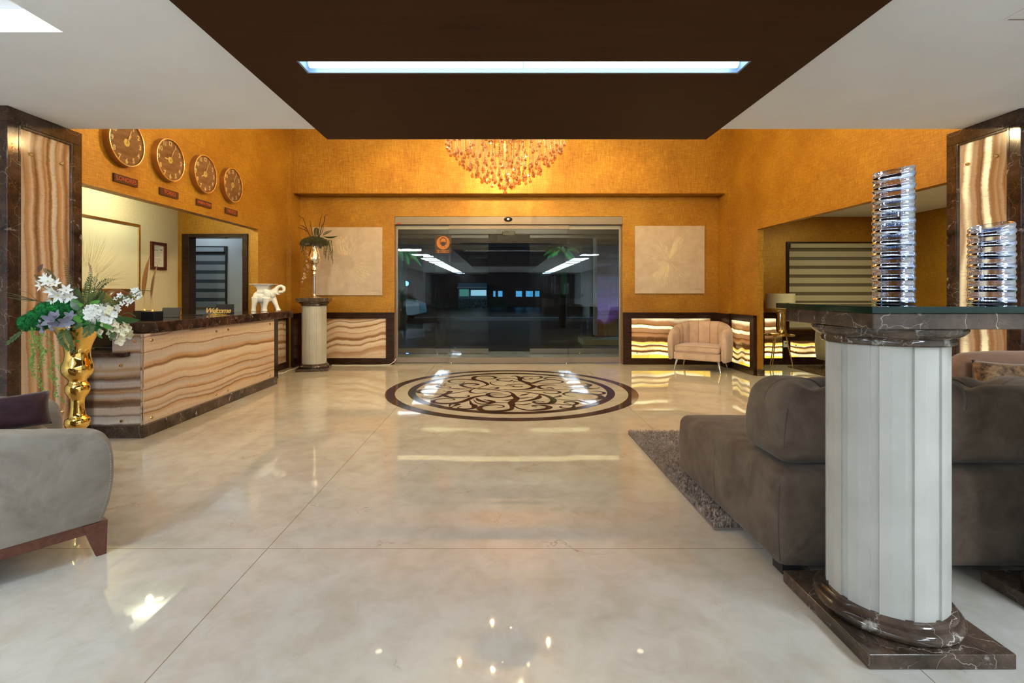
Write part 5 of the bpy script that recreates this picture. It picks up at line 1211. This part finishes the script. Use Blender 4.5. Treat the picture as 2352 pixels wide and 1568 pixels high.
for (r, z), n in zip(env, cnt):
    for k in range(n):
        a = 2*PI*k/n+r*9; x, y = r*math.cos(a), r*math.sin(a); zb = z+rd.uniform(-.03, .05)
        if r == 0: zb = 2.60
        zc = zb+.01; 
        while zc < tops: octa(beads, (x, y, zc-ZH), .0085, .0105); zc += .024
        drops.append((x, y, zb-ZH, rd.uniform(.85, 1.15) if r else 1.15))
        if rd.random() < .55: drops.append((x+rd.uniform(-.02,.02), y+rd.uniform(-.02,.02), zb+rd.uniform(.12, .45)-ZH, rd.uniform(.6, .9)))
beads.build('bead_strings', M['bead'], t, kind='stuff')
drops.sort(key=lambda d: (d[1] > .1, d[2])); o0 = None; rest = MB()
for i, (x, y, z, s) in enumerate(drops):
    if i < 100:
        if o0 is None: o = o0 = drop.build('crystal_drop', M['crystal'], t)
        else: o = o0.copy(); C.objects.link(o)
        o.location = (x, y, z); o.rotation_euler = (0, 0, i*1.3); o.scale = (s, s, s)
    else:
        ca, sa = math.cos(i*1.3), math.sin(i*1.3); rest.add([(x+s*(p[0]*ca-p[1]*sa), y+s*(p[0]*sa+p[1]*ca), z+s*p[2]) for p in drop.v], drop.f)
rest.build('small_crystals', M['crystal'], t, kind='stuff')
for k in range(8):
    a = 2*PI*k/8+.3; r_ = .33 if k % 2 else .60
    bb = MB().ball((0, 0, 0), (.016, .016, .026), 12, 8).build('bulb', M['bulb'], t, smooth=180); bb.location = (r_*math.cos(a), r_*math.sin(a), 3.42-ZH)
    MB().tube([(0, 0, .02), (0, 0, .36)], .009, 8).build('socket', M['brass'], bb)

# ------------------------------------------------------------------ the night outside
asph = speckle('dark_asphalt', (.012,.012,.014), (.025,.024,.026), .35, 12)
struct('ground', B(-45, 10.6, -.2, 45, 75, -.03), asph)
tag(B(-8, 22.8, -.03, 6, 23.4, .10).build('kerb', simple('pale_kerb', (.22,.24,.26), .6)), 'pale kerb across the dark street outside', 'kerb')
tag(B(2.0, 12.2, -.03, 4.2, 13.0, .10).build('planter_kerb', simple('sand_kerb', (.30,.24,.12), .7)), 'low sand coloured planter edge outside on the right', 'planter')
blue_win = emit('lit_blue_window', (.10,.45,.85), .9); white_win = emit('lit_white_window', (.35,.65,.85), 1.2)
t = thing('building', 'low dark building across the street with small lit windows', 'building', (3, 46, 0))
B(-14, 0, -.03, 14, 6, 5.4).build('wall', simple('dark_red_wall', (.05,.018,.014), .8), t); B(-14.3, -.4, 5.4, 14.3, 6, 5.7).build('roof', simple('roof_grey', (.04,.04,.045), .8), t)
for a, b in ((1133,1138),(1144,1154),(1185,1199),(1208,1224),(1229,1239)):
    f = B(gx(a,45.95)-3, -.05, gz(681,46), gx(b,45.95)-3, -.001, gz(668,46)).build('window', blue_win, t)
t = thing('building', 'pale lit shop building across the street left of the dark one', 'building', (gx(1085, 44), 44, 0))
w = (gx(1116, 44)-gx(1050, 44))/2
B(-w, 0, -.03, w, 1.5, gz(650, 44)).build('wall', simple('pale_blue_wall', (.10,.16,.20), .8), t)
B(-w*.1, -.05, gz(679,44), w*.97, -.001, gz(666,44)).build('window', white_win, t); B(-w*.9, -.05, gz(680,44), -w*.25, -.001, gz(664,44)).build('window', emit('lit_teal_window', (.2,.7,.6), .35), t)
B(-w, -.9, gz(662,44), w, 0, gz(659,44)).build('awning', simple('awning_white', (.3,.34,.36), .6), t)
def palm(label, x, y, h, sc):
    t = thing('palm_tree', label, 'tree', (x, y, -.03), 0, 'palm trees outside the door')
    MB().tube([(0, 0, 0), (.05, 0, h*.5), (.0, 0, h)], [.16, .12, .10], 12).build('trunk', simple('palm_trunk', (.012,.010,.008), .9), t, smooth=60)
    g = simple('palm_leaf_green', (.16,.45,.16), .6); rr = random.Random(int(x*10))
    for k in range(15):
        a = 2*PI*k/15+rr.uniform(-.1,.1); up_ = rr.uniform(.25, .8); L = sc*rr.uniform(.9, 1.2)
        pts = [Vector((math.cos(a)*L*u, math.sin(a)*L*u, h+L*(up_*u-1.15*u*u*(1.1-up_*.4)))) for u in [i/14 for i in range(15)]]
        mb = MB(); mb.tube(pts, [.012]*15, 4)
        for i in range(2, 15):
            for j in range(3):
                q = pts[i-1].lerp(pts[i], j/3); d = (pts[i]-pts[i-1]).normalized(); s = d.cross(Vector((0,0,1))).normalized(); l = .38*sc*math.sin(PI*(i+2)/18)
                for sg in (-1, 1): e = q+s*sg*l*.7+Vector((0,0,-l*.6))+d*l*.4; mb.add([q-d*.012, q+d*.012, e], [(0,1,2)])
        mb.build('frond', g, t)
palm('green lit palm outside at the upper left of the glass door', -3.55, 17.6, 2.75, .62)
palm('green lit palm outside at the upper right of the glass door', 2.25, 18.4, 2.85, .62)
# parked white car
t = thing('car', 'white parked car outside seen through the left of the glass door', 'car', (-5.6, 21.5, -.03))
pf = [(-2.2,.35),(-2.25,.9),(-2.1,1.0),(-2.0,1.55),(-1.7,1.68),(.55,1.68),(.75,1.60),(1.15,1.05),(1.95,.93),(2.2,.80),(2.25,.40),(1.9,.32),(-1.9,.32)]
MB().prism(pf, -.85, .85, lambda a, b, h: (a, h, b)).build('body', simple('car_white_paint', (.45,.52,.56), .25), t, bevel=.05, seg=3)
MB().prism([(-1.9,1.08),(-1.82,1.5),(-.6,1.52),(-.6,1.08)], -.86, -.852, lambda a, b, h: (a, h, b)).build('side_window', M['black'], t)
MB().prism([(-.5,1.08),(-.5,1.52),(.55,1.52),(.92,1.08)], -.86, -.852, lambda a, b, h: (a, h, b)).build('side_window', M['black'], t)
for x in (-1.4, 1.4):
    for y in (-.86, .70):
        wv = MB().lathe([(.0, 0), (.20, 0), (.34, .02), (.35, .10), (.33, .16), (0, .16)], 24); xform(wv, Matrix.Translation((x, y, .35)) @ Matrix.Rotation(R(-90), 4, 'X')); wh = wv.build('wheel', M['black_matt'], t, smooth=40)
        hv = MB().lathe([(0, 0), (.19, 0), (.19, .01)], 16); xform(hv, Matrix.Translation((x, y-.012, .35)) @ Matrix.Rotation(R(-90), 4, 'X')); hv.build('rim', M['alu'], wh)
t = thing('reflection_column', 'onyx clad column added outside in place of a violet pillar reflection at right', 'column', (2.86, 13.6, -.03))  # added column, stands in for a reflected interior pillar
B(-.30, -.30, 0, .30, .30, 2.9).build('cladding', m_strata('stand_in_onyx', PILLAR, -.3, .3, True, 4.9, .1, .09, 1.0), t); B(-.34, -.34, 0, .34, .34, .12).build('plinth', M['marble'], t)
t = thing('street_lamp', 'small blue globe lamp outside above the white car', 'lamp', (-4.6, 24, -.03))
MB().tube([(0, 0, 0), (0, 0, 1.62)], .04, 10).build('pole', M['black_matt'], t); MB().ball((0, 0, 1.72), .12, 14, 10).build('globe', emit('blue_globe', (.12,.35,1), 5), t, smooth=90)
hb = MB(); rr = random.Random(5)
for i in range(3000):
    q = Vector((rr.uniform(-6, 0), rr.uniform(-.4, .4), rr.uniform(0, .75))); d = Vector((rr.uniform(-.09,.09), rr.uniform(-.09,.09), rr.uniform(-.02,.12))); e = Vector((.03, 0, .01)); hb.add([q-e, q+e, q+d], [(0,1,2)])
hb.build('hedge', simple('hedge_green', (.02,.045,.02), .8)); o = bpy.data.objects['hedge']; o.location = (0.5, 40, -.03); tag(o, 'low dark hedge before the lit buildings across the street', 'hedge')

# ------------------------------------------------------------------ light
WARM = (1, .46, .18); WARM2 = (1, .74, .40)
for k in range(8):
    a = 2*PI*k/8+.3; r_ = .33 if k % 2 else .60
    lamp('chandelier_light', 'POINT', (CX+r_*math.cos(a), CY+r_*math.sin(a), 3.36), 52, (1, .76, .40), size=.012)
# cove strip above the low ceiling edge, washing the high walls
lamp('cove_light', 'AREA', (XC, 4.08, 3.25), 88, (1, .84, .42), (R(105), 0, 0), 6.8, .15)
for x, y in ((-1.9, 5.3), (2.15, 5.3), (-1.9, 7.7), (2.15, 7.7)):
    tt = thing('downlight', 'round recessed downlight in the high hall ceiling', 'downlight', (x, y, ZH), 0, 'recessed downlights of the high ceiling')
    MB().lathe([(.075, 0), (.075, -.006), (.055, -.006), (.050, 0)], 24).build('trim_ring', M['alu'], tt, smooth=40); MB().lathe([(0, -.002), (.05, -.002), (.05, 0)], 24).build('lens', M['dl'], tt)
    lamp('hall_spot', 'SPOT', (x, y, ZH-.02), 44, WARM, (0, 0, 0), .02, spot=110, blend=.8)
# office and lounge
tt = thing('downlight', 'round recessed downlight over the reception desk office', 'downlight', (-4.28, 6.2, ZC), 0)
MB().lathe([(.085, 0), (.085, -.006), (.065, -.006), (.060, 0)], 24).build('trim_ring', M['alu'], tt, smooth=40); MB().lathe([(0, -.002), (.06, -.002), (.06, 0)], 24).build('lens', M['dl'], tt)
lamp('office_light', 'POINT', (-4.25, 6.0, ZC-.12), 19, (.97, 1, .64), size=.03)
lamp('office_light', 'POINT', (-4.1, 4.6, ZC-.12), 14, (1, .95, .72), size=.06)
lamp('back_office_light', 'POINT', (-5.0, 8.1, ZC-.15), 9, (.75, .9, 1), size=.08)
lamp('lounge_light', 'AREA', (5.6, 6.6, ZC-.02), 40, (1, .97, .54), (0, 0, 0), 1.0, 1.0)
lamp('vestibule_light', 'AREA', (.1, 9.5, 2.78), 22, (.95, 1, .80), (0, 0, 0), 2.5, .3)
for x, y in ((-3.3, 16.4), (2.3, 17.2)): lamp('palm_uplight', 'SPOT', (x, y, .05), 260, (.30, 1, .45), (R(180-24), 0, 0), .05, spot=44)
lamp('violet_light', 'SPOT', (2.75, 12.75, .1), 70, (.16, .07, 1), (R(180-30), 0, 0), .05, spot=70)  # added lamp that turns the stand-in column violet
lamp('outdoor_fill', 'POINT', (-16, 26, 6), 1800, (.5, .75, 1), size=.3)
lamp('outdoor_fill', 'POINT', (-9.5, 17, 4), 1300, (.6, .8, 1), size=.3)  # added lamp out of view, brightens the parked car
lamp('outdoor_fill', 'POINT', (12.5, 24, 7), 3000, (.30, .75, 1), size=.3)  # added lamp out of view, gives the asphalt its teal light
w_ = bpy.data.worlds.new('night'); bpy.context.scene.world = w_; w_.use_nodes = True
w_.node_tree.nodes['Background'].inputs[0].default_value = (.010, .016, .030, 1); w_.node_tree.nodes['Background'].inputs[1].default_value = .25

# ------------------------------------------------------------------ camera
cam = bpy.data.cameras.new('camera'); co = bpy.data.objects.new('camera', cam); C.objects.link(co)
co.location = (0, 0, CH); co.rotation_euler = (R(90), 0, 0)
cam.sensor_fit = 'HORIZONTAL'; cam.sensor_width = 36; cam.lens = FPX/2352*36
cam.shift_x = (1176-VX)/2352; cam.shift_y = (HY-784)/2352; cam.clip_start = .05
sc = bpy.context.scene; sc.camera = co
sc.view_settings.view_transform = 'Standard'; sc.view_settings.look = 'None'; sc.view_settings.gamma = 1; sc.view_settings.exposure = 0.0
try: sc.view_settings.use_curve_mapping = False
except Exception: pass
cy = sc.cycles
cy.max_bounces = 10; cy.diffuse_bounces = 5; cy.glossy_bounces = 5; cy.transparent_max_bounces = 24; cy.transmission_bounces = 4
cy.caustics_reflective = False; cy.caustics_refractive = False; cy.sample_clamp_indirect = 45
cy.use_denoising = True
